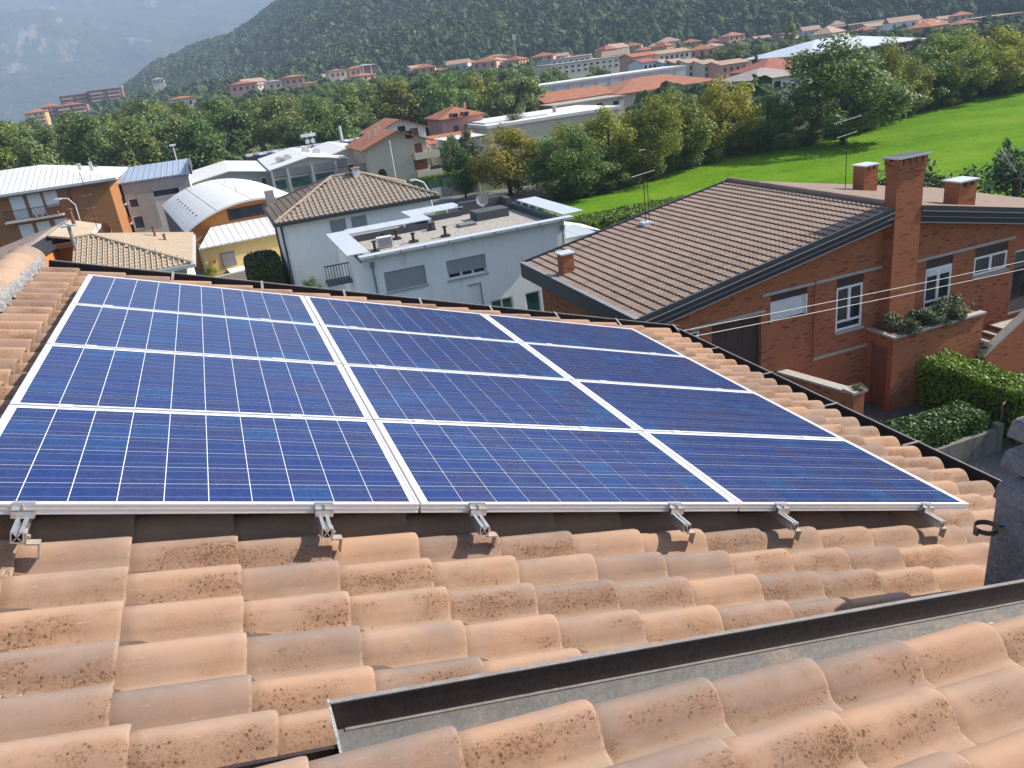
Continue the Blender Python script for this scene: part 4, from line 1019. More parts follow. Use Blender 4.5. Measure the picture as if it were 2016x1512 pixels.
# side wing and balcony bits at the left and right of the white house
MB().box(5.0, 6.33, 34.2, 36.4, -8.95, -8.80).build('porch_roof', M['zincp'], fh); MB().box(5.1, 6.33, 36.6, 37.6, -8.2, -8.05).build('balcony_slab', M['greydark'], fh)
b = MB()
for i in range(9): b.box(5.1 + i * .14, 5.13 + i * .14, 36.6, 36.63, -8.05, -7.2)
b.box(5.08, 6.33, 36.59, 36.64, -7.2, -7.15); b.build('balcony_railing', M['iron'], fh)
MB().box(16.4, 18.6, 33.6, 36.5, -7.55, -7.45).build('porch_roof', M['zinc'], fh); MB().box(16.5, 18.5, 33.7, 36.4, -12.3, -7.551).build('porch_wall', M['white'], fh)
aw = thing('white_awning', 'white sloping awning sheet to the right of the flat-roofed house', 'awning', (18.5, 38, -8))
MB().hexa([(16.4, 36.8, -6.95), (20.4, 36.8, -8.2), (20.4, 39.3, -8.2), (16.4, 39.3, -6.95)], [(16.4, 36.8, -6.9), (20.4, 36.8, -8.15), (20.4, 39.3, -8.15), (16.4, 39.3, -6.9)]).build('sheet', M['whiteplain'], aw)
for (x, z) in ((16.6, -7.0), (20.2, -8.2)): MB().tube([(x, 38, -11), (x, 38, z)], .04, 6).build('post', M['pipe'], aw)

# ================================================================ white house with grey-brown hip roof
hh_ = thing('hip_roof_house', 'white house with grey brown hipped tile roof behind the flat house', 'house', (8.7, 49.5, -12))
HX0, HX1, HY0, HY1, HZ, HR = 3.75, 13.65, 45.3, 53.8, -6.0, -4.40
WX0, WX1, WY0, WY1 = 4.1, 13.2, 45.7, 53.4
holes = [(6.87, 7.82, -7.4, -6.42), (8.16, 9.10, -7.4, -6.42)]
b = MB(); wall_y(b, WX0, WX1, -12, HZ - .05, WY0, holes, .2); b.add([(WX0, WY0, -12), (WX0, WY1, -12), (WX0, WY1, HZ - .05), (WX0, WY0, HZ - .05)], [(0, 3, 2, 1)]); b.add([(WX1, WY0, -12), (WX1, WY1, -12), (WX1, WY1, HZ - .05), (WX1, WY0, HZ - .05)], [(0, 1, 2, 3)]); b.add([(WX0, WY1, -12), (WX1, WY1, -12), (WX1, WY1, HZ - .05), (WX0, WY1, HZ - .05)], [(0, 1, 2, 3)])
b.build('wall', M['white'], hh_)
for (a, c, p, q) in holes:
    s = MB(); slats(s, a, c, p, q, WY0 + .08, .055); s.build('roller_shutter', M['shutter'], hh_)
ra, rb_ = (HX0 + 4.25, (HY0 + HY1) / 2), (HX1 - 4.25 + .35, (HY0 + HY1) / 2)
b = MB(); e = [(HX0, HY0, HZ), (HX1, HY0, HZ), (HX1, HY1, HZ), (HX0, HY1, HZ)]; ri = [(ra[0], ra[1], HR), (rb_[0], rb_[1], HR)]
b.add(e + ri, [(0, 1, 5, 4), (1, 2, 5), (2, 3, 4, 5), (3, 0, 4)]); b.add([(x, y, z - .02) for x, y, z in e], [(3, 2, 1, 0)])
hr = b.build('roof', M['greybrowntile'], hh_)
# tile courses on the two slopes in view, joined (each piece is only a few pixels)
tf = MB()
def hip_tiles(tf, p0, p1, a0, a1, w, l, th=.05):
    """quads over the slope whose eave runs p0->p1 and ridge a0->a1; ribs raised at one side, butts proud"""
    p0, p1, a0, a1 = map(Vector, (p0, p1, a0, a1))
    ed = (p1 - p0).normalized(); L = (p1 - p0).length
    up = ((a0 + a1) / 2 - (p0 + p1) / 2); up = (up - ed * up.dot(ed)); S = up.length; up.normalize(); nm = ed.cross(up)
    if nm.z < 0: nm = -nm
    rows = max(1, int(S / l))
    for i in range(rows):
        s0, s1 = i * S / rows, (i + 1) * S / rows + .05
        lo = (a0 - p0).dot(ed) * (s0 / S); hi = L + ((a1 - p1).dot(ed)) * (s0 / S)
        k = int(lo / w)
        while k * w < hi - w * .5:
            x0 = k * w
            if x0 >= lo - w * .3:
                q = [p0 + ed * (x0 + f) + up * s for s in (s0, min(s1, S)) for f in (0, w * .45, w * .75, w)]
                h = (0.012, 0.015, .075, .06)
                vs = [q[j] + nm * (h[j] + .03) for j in range(4)] + [q[4 + j] + nm * h[j] for j in range(4)] + [q[j] + nm * .002 for j in range(4)]
                tf.add(vs, [(0, 1, 5, 4), (1, 2, 6, 5), (2, 3, 7, 6), (8, 9, 1, 0), (9, 10, 2, 1), (10, 11, 3, 2)])
            k += 1
hip_tiles(tf, e[0], e[1], ri[0], ri[1], .30, .36); hip_tiles(tf, e[3], e[0], ri[0], ri[0], .30, .36)
o = tf.build('roof_tile_field', M['greybrowntile'], hr); tag(o, kind='stuff')
for (p, q) in ((e[0], ri[0]), (e[1], ri[1]), (e[3], ri[0]), (e[2], ri[1]), (ri[0], ri[1])):
    MB().tube([(p[0], p[1], p[2] + .06), (q[0], q[1], q[2] + .06)], .11, 8).build('hip_cap', M['greybrowntile'], hh_)
for (x0, x1, y0, y1) in ((HX0 - .1, HX1 + .1, HY0 - .12, HY0 - .005), (HX0 - .12, HX0 - .005, HY0, HY1), (HX1 + .005, HX1 + .12, HY0, HY1)): MB().box(x0, x1, y0, y1, HZ - .18, HZ - .01).build('gutter', M['dkmetal'], hh_)
MB().box(HX0 + .02, HX1 - .02, HY0 + .02, HY1 - .02, HZ - .16, HZ - .10).build('soffit', M['dkmetal'], hh_)
MB().tube([(WX0 - .06, WY0 - .06, HZ - .15), (WX0 - .06, WY0 - .06, -12)], .06, 8).build('downpipe', M['dkmetal'], hh_); MB().tube([(WX0 - .06, 51.2, HZ - .15), (WX0 - .06, 51.2, -12)], .06, 8).build('downpipe', M['dkmetal'], hh_)
c = MB().box(9.35, 9.75, 49.0, 49.4, -5.0, -4.05).build('small_chimney', M['white2'], hh_); MB().box(9.27, 9.83, 48.92, 49.48, -4.05, -3.98).build('cap', M['greybrowntile'], c)
c = MB().box(3.95, 4.5, 52.6, 53.2, -6.2, -4.9).build('small_chimney', M['greywall'], hh_)
# ================================================================ generic house with parts
WCACHE = {}
def win_mesh(w, h, kind):
    k = (round(w, 2), round(h, 2), kind)
    if k not in WCACHE:
        b = MB(); f = .06
        b.box(-w / 2 - f, w / 2 + f, -.05, .02, -h / 2 - f, -h / 2).box(-w / 2 - f, w / 2 + f, -.05, .02, h / 2, h / 2 + f).box(-w / 2 - f, -w / 2, -.05, .02, -h / 2, h / 2).box(w / 2, w / 2 + f, -.05, .02, -h / 2, h / 2)
        fm = {'glass': 'frame', 'brown': 'brownwood', 'white': 'frame', 'grey': 'shutter', 'green': 'pipe', 'dark': 'brownwood'}[kind]
        pmn = {'glass': 'glass', 'brown': 'glass', 'white': 'wshutter', 'grey': 'shutter', 'green': 'greenglass', 'dark': 'brownwood'}[kind]
        p = MB().box(-w / 2, w / 2, -.025, .01, -h / 2, h / 2)
        if kind in ('glass', 'green'): p2 = MB().box(-.025, .025, -.045, -.026, -h / 2, h / 2)
        WCACHE[k] = (b.mesh('window', M[fm]), p.mesh('pane', M[pmn]))
    return WCACHE[k]
def put_window(par, face, a, z, w, h, kind, box, pane=True):
    """a = x on the front face, y on a side face; centre height z"""
    x0, x1, y0, y1 = box; fm, pm_ = win_mesh(w, h, kind); L = par.location
    if face == 'f': loc, rz = (a - L.x, y0 - L.y, z - L.z), 0
    elif face == 'l': loc, rz = (x0 - L.x, a - L.y, z - L.z), -math.pi / 2
    else: loc, rz = (x1 - L.x, a - L.y, z - L.z), math.pi / 2
    o = link('window', fm, par, loc, (0, 0, rz))
    if pane: link('pane', pm_, o)
def house(name, label, x0, x1, y0, y1, z0, z1, roof=('hip', 1.2, .4), wall='cream', rmat='redroof', wins=(), group=None, cat='house', rot=0.0, thick=.14):
    t = thing(name, label, cat, ((x0 + x1) / 2, (y0 + y1) / 2, z0), (0, 0, R(rot)), group)
    kind, rise, ov = roof
    b = MB(); xm, ym = (x0 + x1) / 2, (y0 + y1) / 2
    b.add([(x0, y0, z0), (x1, y0, z0), (x1, y1, z0), (x0, y1, z0), (x0, y0, z1), (x1, y0, z1), (x1, y1, z1), (x0, y1, z1)], [(0, 1, 5, 4), (1, 2, 6, 5), (2, 3, 7, 6), (3, 0, 4, 7), (4, 5, 6, 7)])
    sl = None
    if kind == 'gx': b.prism([(y0, z1), (y1, z1), (ym, z1 + rise * (y1 - y0) / (y1 - y0 + 2 * ov))], 'x', x0, x1)
    if kind == 'gy': b.prism([(x0, z1), (x1, z1), (xm, z1 + rise * (x1 - x0) / (x1 - x0 + 2 * ov))], 'y', y0, y1)
    b.build('wall', M[wall], t)
    X0, X1, Y0, Y1 = x0 - ov, x1 + ov, y0 - ov, y1 + ov
    rf = MB()
    def slab(q):
        rf.hexa([(p[0], p[1], p[2] + .015) for p in q], [(p[0], p[1], p[2] + thick) for p in q])
    zl = z1 - (rise * ov / ((y1 - y0) / 2 + ov) if kind in ('gx',) else (rise * ov / ((x1 - x0) / 2 + ov) if kind == 'gy' else 0))
    if kind == 'gx': slab([(X0, Y0, zl), (X1, Y0, zl), (X1, ym, zl + rise), (X0, ym, zl + rise)]); slab([(X0, ym + .001, zl + rise), (X1, ym + .001, zl + rise), (X1, Y1, zl), (X0, Y1, zl)])
    elif kind == 'gy': slab([(X0, Y0, zl), (xm, Y0, zl + rise), (xm, Y1, zl + rise), (X0, Y1, zl)]); slab([(xm + .001, Y0, zl + rise), (X1, Y0, zl), (X1, Y1, zl), (xm + .001, Y1, zl + rise)])
    elif kind == 'hip':
        d = min((X1 - X0), (Y1 - Y0)) / 2
        if X1 - X0 >= Y1 - Y0: ra, rb = (X0 + d, ym, z1 + rise), (X1 - d + .01, ym, z1 + rise)
        else: ra, rb = (xm, Y0 + d, z1 + rise), (xm, Y1 - d + .01, z1 + rise)
        e = [(X0, Y0, z1 + .02), (X1, Y0, z1 + .02), (X1, Y1, z1 + .02), (X0, Y1, z1 + .02)]; lo = [(p[0], p[1], z1 + .003 - thick) for p in e]
        if X1 - X0 >= Y1 - Y0: fs = [(0, 1, 5, 4), (1, 2, 5), (2, 3, 4, 5), (3, 0, 4)]
        else: fs = [(0, 1, 4), (1, 2, 5, 4), (2, 3, 5), (3, 0, 4, 5)]
        rf.add(e + [ra, rb] + lo, fs + [(6, 7, 1, 0), (7, 8, 2, 1), (8, 9, 3, 2), (9, 6, 0, 3), (9, 8, 7, 6)])
    elif kind == 'mono':   # low edge in front
        slab([(X0, Y0, z1), (X1, Y0, z1), (X1, Y1, z1 + rise), (X0, Y1, z1 + rise)])
        b2 = MB(); b2.prism([(y0, z1), (y1, z1), (y1, z1 + rise)], 'x', x0 + .002, x1 - .002); b2.build('gable_wall', M[wall], t)
    else:                  # flat with parapet
        rf.box(X0, X1, Y0, Y1, z1 + .002, z1 + rise)
    r_ = rf.build('roof', M[rmat], t)
    if kind == 'flat': MB().box(X0 + .25, X1 - .25, Y0 + .25, Y1 - .25, z1 + rise + .002, z1 + rise + .02).build('roof_surface', M['gravel' if rmat != 'whiteplain' else 'whiteplain'], t)
    for (face, a, z, w, h, k) in wins: put_window(t, face, a, z, w, h, k, (x0, x1, y0, y1))
    return t
def grid(face, a0, a1, n, z0, z1, m, w, h, k):
    return [(face, a0 + (a1 - a0) * (i + .5) / n, z0 + (z1 - z0) * (j + .5) / m, w, h, k) for i in range(n) for j in range(m)]

# ---------------------------------------------------------------- left foreground neighbours
t = thing('sand_roof_house', 'low house with sand coloured hipped tile roof just beyond the verge gutter', 'house', (-3.6, 42.2, -11))
SX0, SX1, SY0, SY1, SZ, SR = -6.15, -0.82, 37.55, 46.9, -6.0, -4.55
ym = (SY0 + SY1) / 2
b = MB().box(SX0 + .3, SX1 - .4, SY0 + .4, SY1 - .4, -11.3, SZ - .05); b.build('wall', M['cream'], t)
e = [(SX0, SY0, SZ), (SX1, SY0, SZ), (SX1, SY1, SZ), (SX0, SY1, SZ)]; ri = [(SX0, ym, SR), (SX1 - 4.5, ym, SR)]
b = MB().add(e + ri, [(0, 1, 5, 4), (1, 2, 5), (2, 3, 4, 5), (3, 0, 4)]).add([(x, y, z - .03) for x, y, z in e], [(3, 2, 1, 0)]); rs = b.build('roof', M['sandtile'], t)
tf = MB(); hip_tiles(tf, e[0], e[1], ri[0], ri[1], .24, .33); hip_tiles(tf, e[1], e[2], ri[1], ri[1], .24, .33)
o = tf.build('roof_tile_field', M['sandtile'], rs); tag(o, kind='stuff')
for (p, q) in ((e[1], ri[1]), (e[2], ri[1]), (ri[0], ri[1])): MB().tube([(p[0], p[1], p[2] + .05), (q[0], q[1], q[2] + .05)], .10, 8).build('hip_cap', M['sandtile'], t)
MB().box(SX0, SX1 + .12, SY0 - .13, SY0 - .004, SZ - .16, SZ + .0).box(SX1 + .004, SX1 + .12, SY0, SY1, SZ - .16, SZ + .0).build('gutter', M['zincp'], t)
for (x, y, h) in ((-2.6, 44.2, .55), (-2.1, 43.2, .35)): z = SZ + (SX1 - x) * .32; MB().cyl((x, y), .06, z - .1, z + h, 8).cyl((x, y), .09, z + h, z + h + .06, 8).build('vent_pipe', M['brownwood'], t)

t = thing('orange_house', 'bright orange house with beige roof and long grey ridge strip at left', 'house', (-7.5, 45, -11))
b = MB(); b.hexa([(-9.6, 37.0, -11), (-8.0, 37.0, -11), (-7.6, 45.6, -11), (-9.0, 50.4, -11)], [(-9.6, 37.0, -5.1), (-8.0, 37.0, -5.1), (-7.6, 45.6, -5.1), (-9.0, 50.4, -5.1)]); b.box(-7.75, -6.15, 45.3, 50.2, -11, -5.06); b.build('wall', M['orange2'], t)
def strip(off0, off1, z0, z1, nm, mt):
    a, c = (-8.75, 36.0), (-7.40, 50.0)
    b = MB(); b.hexa([(a[0] + off0, a[1], z0), (a[0] + off1, a[1], z0), (c[0] + off1, c[1], z0), (c[0] + off0, c[1], z0)], [(a[0] + off0, a[1], z1), (a[0] + off1, a[1], z1), (c[0] + off1, c[1], z1), (c[0] + off0, c[1], z1)]); b.build(nm, M[mt], t)
strip(-.16, .20, -4.46, -4.40, 'ridge_strip', 'greyroof'); strip(.0, .17, -4.68, -4.465, 'fascia', 'dkmetal'); strip(.10, .40, -4.90, -4.685, 'fascia', 'dkmetal'); strip(.05, .55, -5.09, -4.905, 'fascia', 'dkmetal')
b = MB(); b.hexa([(-13.5, 36.0, -5.9), (-8.92, 36.0, -4.55), (-7.57, 50.0, -4.55), (-13.5, 50.0, -5.9)], [(-13.5, 36.0, -5.82), (-8.92, 36.0, -4.47), (-7.57, 50.0, -4.47), (-13.5, 50.0, -5.82)]); b.build('back_slope', M['browntile'], t)
b = MB(); b.hexa([(-7.62, 44.3, -4.52), (-5.92, 44.3, -5.0), (-5.92, 50.2, -5.0), (-7.35, 50.2, -4.52)], [(-7.62, 44.3, -4.42), (-5.92, 44.3, -4.90), (-5.92, 50.2, -4.90), (-7.35, 50.2, -4.42)]); b.build('roof', M['sandtile'], t)
MB().box(-7.6, -5.9, 44.16, 44.296, -5.15, -4.92).build('fascia', M['brownwood'], t); MB().box(-5.915, -5.79, 44.2, 50.2, -5.1, -4.93).build('gutter', M['lightgrey'], t)
c = MB().cyl((-6.9, 48.4), .10, -4.7, -3.75, 10).cyl((-6.9, 48.4), .16, -3.72, -3.65, 10).build('flue', M['brownwood'], t)
for y in (45.28, 45.28): pass
MB().box(-6.75, -6.55, 45.22, 45.298, -11, -5.2).build('pilaster', M['orange2'], t); MB().tube([(-6.28, 45.22, -5.1), (-6.28, 45.22, -11)], .05, 6).build('downpipe', M['brownwood'], t)
pl_ = thing('tv_mast', 'thick steel aerial mast in front of the orange house', 'mast', (-6.05, 41.0, -11))
MB().tube([(-6.02, 41.0, -11), (-6.02, 41.0, -3.7)], .085, 8).build('mast', M['pipe'], pl_); MB().box(-6.35, -5.7, 40.9, 41.1, -3.78, -3.7).build('head', M['zincp'], pl_)
aerial('tv_antenna', 'stacked antenna mast rising in front of the brown apartment wall', (-5.7, 47.6, -5.0), 3.2, ((2.9, .9, 4, .2, .95, .3), (2.0, .5, 3, .15, .95, .3), (1.3, .5, 3, .15, .95, .3), (.7, .4, 2, .15, .95, .3)))
ds = thing('satellite_dish', 'dark satellite dish beside the beige roof of the orange house', 'satellite dish', (-5.35, 48.6, -6))
b = MB(); n = 18; vs = [(-5.3, 48.6, -5.2)]
for q in (.25, .5):
    for k in range(n): a = 2 * math.pi * k / n; vs.append((-5.3 + .5 * q * math.cos(a) - .2 * q, 48.6 - .3 * q, -5.2 + q * math.sin(a)))
b.add(vs, [(0, 1 + k, 1 + (k + 1) % n) for k in range(n)] + [(1 + k, 1 + n + k, 1 + n + (k + 1) % n, 1 + (k + 1) % n) for k in range(n)]); b.build('reflector', M['brownwood'], ds); MB().tube([(-5.2, 48.7, -5.2), (-5.2, 48.7, -11)], .05, 6).build('mast', M['pipe'], ds)

# ---------------------------------------------------------------- brown apartment block, grey block
BX0, BX1, BY0, BY1 = -32.0, -8.25, 82.0, 94.0
wl = [('f', x, -5.95, 1.0, 2.0, 'white') for x in (-19.9, -16.1, -14.65)] + [('f', -13.3, -5.6, 1.0, 1.35, 'white'), ('f', -18.3, -5.6, 1.0, 1.35, 'white'), ('f', -22, -5.6, 1.0, 1.35, 'white')] + [('f', x, -8.6, 1.0, 2.0, 'white') for x in (-19.9, -16.1, -14.65, -13.1)]
bb = house('apartment_block', 'burnt orange apartment block with white ribbed metal hip roof at left', BX0, BX1, BY0, BY1, -11.7, -4.62, ('hip', 1.75, .75), 'orange', 'whiteroof', wl, cat='apartment building')
MB().box(BX0 - .8, BX1 + .86, BY0 - .92, BY0 - .755, -4.80, -4.58).box(BX1 + .755, BX1 + .9, BY0 - .75, BY1 + .8, -4.80, -4.58).build('gutter', M['lightgrey'], bb)
MB().box(BX0 - .7, BX1 + .7, BY0 - .7, BY0 - .003, -4.95, -4.78).build('soffit', M['greydark'], bb)
bl = MB().box(-17.4, -12.55, BY0 - 1.2, BY0 - .003, -7.18, -7.03).build('balcony', M['lightgrey'], bb)
b = MB()
for i in range(33): b.box(-17.35 + i * .147, -17.32 + i * .147, BY0 - 1.16, BY0 - 1.13, -7.03, -6.15)
b.box(-17.4, -12.55, BY0 - 1.17, BY0 - 1.12, -6.15, -6.09).box(-12.6, -12.56, BY0 - 1.12, BY0 - .01, -6.15, -6.09); b.build('railing', M['iron'], bl)
for i, x in enumerate((-15.0, -14.5, -14.0, -13.5, -13.0)):
    p = thing('balcony_pot', 'clay flower pot on the balcony of the burnt orange block', 'flower pot', (x, BY0 - 1.0, -7.03), group='pots on the orange balcony'); MB().tube([(x, BY0 - 1.0, -7.02), (x, BY0 - 1.0, -6.75)], [.09, .14], 8).build('pot', M['clay'], p)
for x in (-10.9, -9.9): MB().box(x, x + .28, 86.0, 86.3, -4.2, -3.15).build('flue', M['lightgrey'], bb)
MB().tube([(-11.7, BY0 - .06, -4.8), (-11.7, BY0 - .06, -11.7)], .07, 6).build('downpipe', M['brownwood'], bb)
b = MB().box(-18.6, -18.0, 83.4, 84.4, -4.5, -4.2); b.build('rooflight', M['glass'], bb)
lp = thing('street_lamp', 'white street lamp in front of the burnt orange apartment block', 'street lamp', (-10.6, 75, -11.4))
MB().tube([(-10.6, 75, -11.4), (-10.5, 75, -5.9), (-10.9, 75, -5.3), (-11.5, 75, -5.2)], .06, 6).build('pole', M['lightgrey'], lp); MB().box(-11.9, -11.4, 74.85, 75.15, -5.3, -5.16).build('lamp_head', M['frame'], lp)

gb = house('grey_block', 'grey rendered block with blue grey ribbed roof and a ribbon window', -8.0, -1.4, 90.0, 101.0, -11.6, -5.95, ('mono', .75, .25), 'lightgrey', 'blueroof', [('f', -4.43, -7.42, 3.6, .62, 'glass'), ('f', -7.3, -8.0, .8, .8, 'glass'), ('f', -7.3, -10.0, 1.0, 1.2, 'glass')], cat='building')
MB().box(-7.95, -1.42, 89.9, 89.997, -7.0, -5.97).box(-6.9, -5.2, 89.9, 89.997, -11.6, -7.001).build('cladding', M['greywall'], gb)
MB().box(-1.15, -.95, 89.75, 101.2, -6.0, -5.0).build('parapet', M['darkmem'], gb)
for i in range(2): s = MB().box(-10.2, -8.02, 89.2, 90.6, -8.0 - 2 * i, -7.85 - 2 * i).build('balcony', M['frame'], gb); MB().box(-10.2, -8.02, 89.2, 89.24, -7.85 - 2 * i, -7.2 - 2 * i).build('railing', M['red'] if i else M['iron'], s)
MB().box(-10.3, -9.8, 91, 91.5, -11.6, -3.8).build('chimney', M['greydark'], gb)
lp = thing('street_lamp', 'tall double street lamp behind the blue grey roof', 'street lamp', (-2.6, 104, -11.5))
MB().tube([(-2.6, 104, -11.5), (-2.6, 104, -3.6)], .08, 6).build('pole', M['lightgrey'], lp); MB().box(-2.95, -2.25, 103.8, 104.2, -3.6, -3.4).build('lamp_head', M['frame'], lp)

# ---------------------------------------------------------------- barrel-vaulted hall with yellow annex
vh = thing('vaulted_hall', 'white barrel vaulted hall with orange arched front and grid window', 'hall', (-1.91, 61.86, -11), (0, 0, R(6.6)))
VW, VL, VZ0, VR = 10.6, 20.5, 3.0, 1.55       # width, length, springing and rise in local height
rad = ((VW / 2) ** 2 + VR ** 2) / (2 * VR); n = 28
def arc(s, extra=0.0): return VZ0 + VR - rad + math.sqrt(max(0, (rad + extra) ** 2 - (s - VW / 2) ** 2))
ss = [VW * i / n for i in range(n + 1)]
b = MB()
for off, y in ((.0, -.45), (.0, VL)): b.v += [(s, y, arc(s)) for s in ss] + [(s, y, arc(s) + .14) for s in ss]
q = n + 1
for i in range(n): b.f += [(q + i, q + i + 1, 3 * q + i + 1, 3 * q + i), (i, 2 * q + i, 2 * q + i + 1, i + 1), (i, i + 1, q + i + 1, q + i), (2 * q + i, 3 * q + i, 3 * q + i + 1, 2 * q + i + 1)]; b.m += [0] * 4
b.f += [(0, q, 3 * q, 2 * q), (n, 2 * q + n, 3 * q + n, q + n)]; b.m += [0, 0]
b.build('vault_roof', M['whiteplain'], vh, False)
b = MB(); b.prism([(0.15, 0), (VW - .15, 0)] + [(s, arc(s) - .01) for s in reversed(ss[1:-1])], 'y', 0, .3); b.build('front_wall', M['orange2'], vh, False)
MB().box(.1, .3, .31, VL - .1, 0, VZ0 + .1).box(VW - .3, VW - .1, .31, VL - .1, 0, VZ0 + .1).build('side_wall', M['greydark'], vh, False)
for sx in (2.6, 5.3, 8.0): MB().box(sx - .02, sx + .02, -.44, VL, arc(sx) + .142, arc(sx) + .16).build('seam', M['lightgrey'], vh, False)
for i in range(8): s_ = 1.3; y = 2.2 + i * 2.0; MB().box(s_ - .07, s_ + .07, y, y + .22, arc(s_) + .10, arc(s_) + .20).build('vent_slot', M['iron'], vh, False)
for (s_, y) in ((5.2, 6.0), (5.6, 15.0)): MB().cyl((s_, y), .04, arc(s_), arc(s_) + .55, 6).build('roof_pin', M['lightgrey'], vh, False)
win = MB().box(3.35, 6.35, -.06, .0, 3.35, 4.15).build('window', M['iron'], vh, False)
for i in range(8):
    for k in range(2): MB().box(3.40 + i * .37, 3.40 + i * .37 + .33, -.075, -.061, 3.39 + k * .38, 3.39 + k * .38 + .33).build('pane', M['glass'], win, False)
b = MB(); b.hexa([(.4, -3.3, 2.15), (9.5, -3.3, 2.15), (9.5, -.003, 3.05), (1.9, -.003, 3.05)], [(.4, -3.3, 2.25), (9.5, -3.3, 2.25), (9.5, -.003, 3.15), (1.9, -.003, 3.15)]); b.build('lean_to_roof', M['whiteroof'], vh, False)
MB().box(.6, 9.4, -3.05, -.31, 0, 2.14).build('annex_wall', M['yellow'], vh, False)
w = MB().box(1.75, 2.75, -3.11, -3.052, .55, 1.55).build('annex_window', M['greydark'], vh, False)
b = MB(); slats(b, 1.8, 2.7, .6, 1.5, -3.112, .09, .012); b.build('roller_shutter', M['pipe'], w, False)
MB().box(1.95, 9.4, -5.2, -3.06, 1.15 - .9, 1.25 - .9).build('terrace_slab', M['frame'], vh, False)
for x in (2.1, 3.6, 5.1, 6.6): MB().box(x, x + .08, -5.15, -5.07, -.2, .249).build('terrace_post', M['frame'], vh, False)
MB().box(.9, 1.05, -3.13, -3.05, 1.0, 1.2).box(1.2, 1.35, -3.13, -3.05, 1.0, 1.2).build('wall_sign', M['red'], vh, False)
gw = thing('stone_garden_wall', 'pale stone garden wall below the yellow annex', 'wall', (1.0, 55, -11)); MB().hexa([(-.9, 54.4, -11.3), (4.2, 55.4, -11.3), (4.2, 55.8, -11.3), (-.9, 54.8, -11.3)], [(-.9, 54.4, -10.2), (4.2, 55.4, -10.2), (4.2, 55.8, -10.2), (-.9, 54.8, -10.2)]).build('body', M['string'], gw)

# ---------------------------------------------------------------- white industrial sheds
s1 = house('white_shed', 'white low gabled shed behind the vaulted hall with two dark windows', -1.6, 7.4, 97, 114, -11.6, -7.65, ('gy', .75, .3), 'greywall', 'whiteplain', [('f', 5.2, -8.65, .6, .9, 'glass'), ('f', 6.45, -8.65, .55, .9, 'glass')], cat='industrial shed')
s2 = house('white_shed', 'large white gabled shed with green glazed bays and roof cowls', 7.5, 16.2, 95, 114, -11.6, -7.35, ('gy', .85, .3), 'beige', 'whiteplain', [('f', 8.05, -9.05, 1.35, 1.0, 'green'), ('f', 10.45, -9.05, 2.3, 1.05, 'green'), ('f', 13.3, -9.05, 2.2, 1.05, 'green')], cat='industrial shed')
for x in (7.25, 9.05, 11.85, 14.65): MB().box(x, x + .28, 94.7, 94.997, -11.6, -7.4).build('column', M['lightgrey'], s2)
MB().box(9.35, 11.84, 94.93, 94.996, -11.6, -9.75).build('brick_panel', M['clay'], s2); MB().box(7.6, 16.1, 94.94, 94.99, -8.25, -8.15).build('rail', M['greydark'], s2)
MB().box(7.5, 16.2, 94.9, 94.996, -7.95, -7.36).build('gable_band', M['greywall'], s2)
for (x, y) in ((9.0, 100), (9.9, 99), (12.6, 103), (13.8, 102)):
    b = MB(); m = 10
    pf = [(-.45, 0)] + [(-.45 * math.cos(math.pi * k / m), .25 + .35 * math.sin(math.pi * k / m)) for k in range(m + 1)] + [(.45, 0)]
    z = -6.42 - abs(x - 11.85) * .19; b.prism([(x + p[0], z + p[1]) for p in pf], 'y', y, y + 1.0); b.build('roof_cowl', M['alu2'], s2)
s3 = house('white_shed', 'white shed beyond the green glazed one with red brick base', 14.9, 19.6, 100, 116, -11.6, -7.15, ('gy', .6, .25), 'greywall', 'whiteplain', [('f', 17.2, -9.0, 2.2, .95, 'glass')], cat='industrial shed')
MB().box(15.0, 19.5, 99.93, 99.997, -11.6, -9.65).build('brick_panel', M['clay'], s3)
dk = house('long_dark_shed', 'long dark roofed shed edged with a row of rooflight domes', 6.0, 26.0, 118, 124, -11.8, -7.4, ('flat', .35, .1), 'greydark', 'darkmem', cat='industrial shed')
for i in range(8):
    x = 7.6 + i * 2.05; b = MB(); m = 8; b.tube([(x, 118.6, -7.06), (x, 118.6, -6.85), (x, 118.6, -6.68)], [.75, .65, .3], 12); b.build('rooflight', M['skydome'], dk, smooth=True)
for i, (x, y) in enumerate(((14.6, 117), (15.4, 117.2))):
    p = thing('radio_mast', ('left' if i == 0 else 'right') + ' one of two short antenna masts with white boxes behind the sheds', 'mast', (x, y, -11.5)); MB().tube([(x, y, -11.5), (x, y, -4.8)], .07, 6).build('pole', M['lightgrey'], p); MB().box(x - .8, x + .5, y - .2, y + .2, -5.5, -5.1).box(x - .3, x + .25, y - .25, y + .25, -6.4, -5.9).build('antenna_box', M['frame'], p)
p = thing('steel_flue', 'slim steel flue behind the long dark roof', 'flue', (20.2, 122, -11.5)); MB().tube([(20.2, 122, -11.5), (20.2, 122, -4.9)], .22, 8).build('pipe', M['zincp'], p)

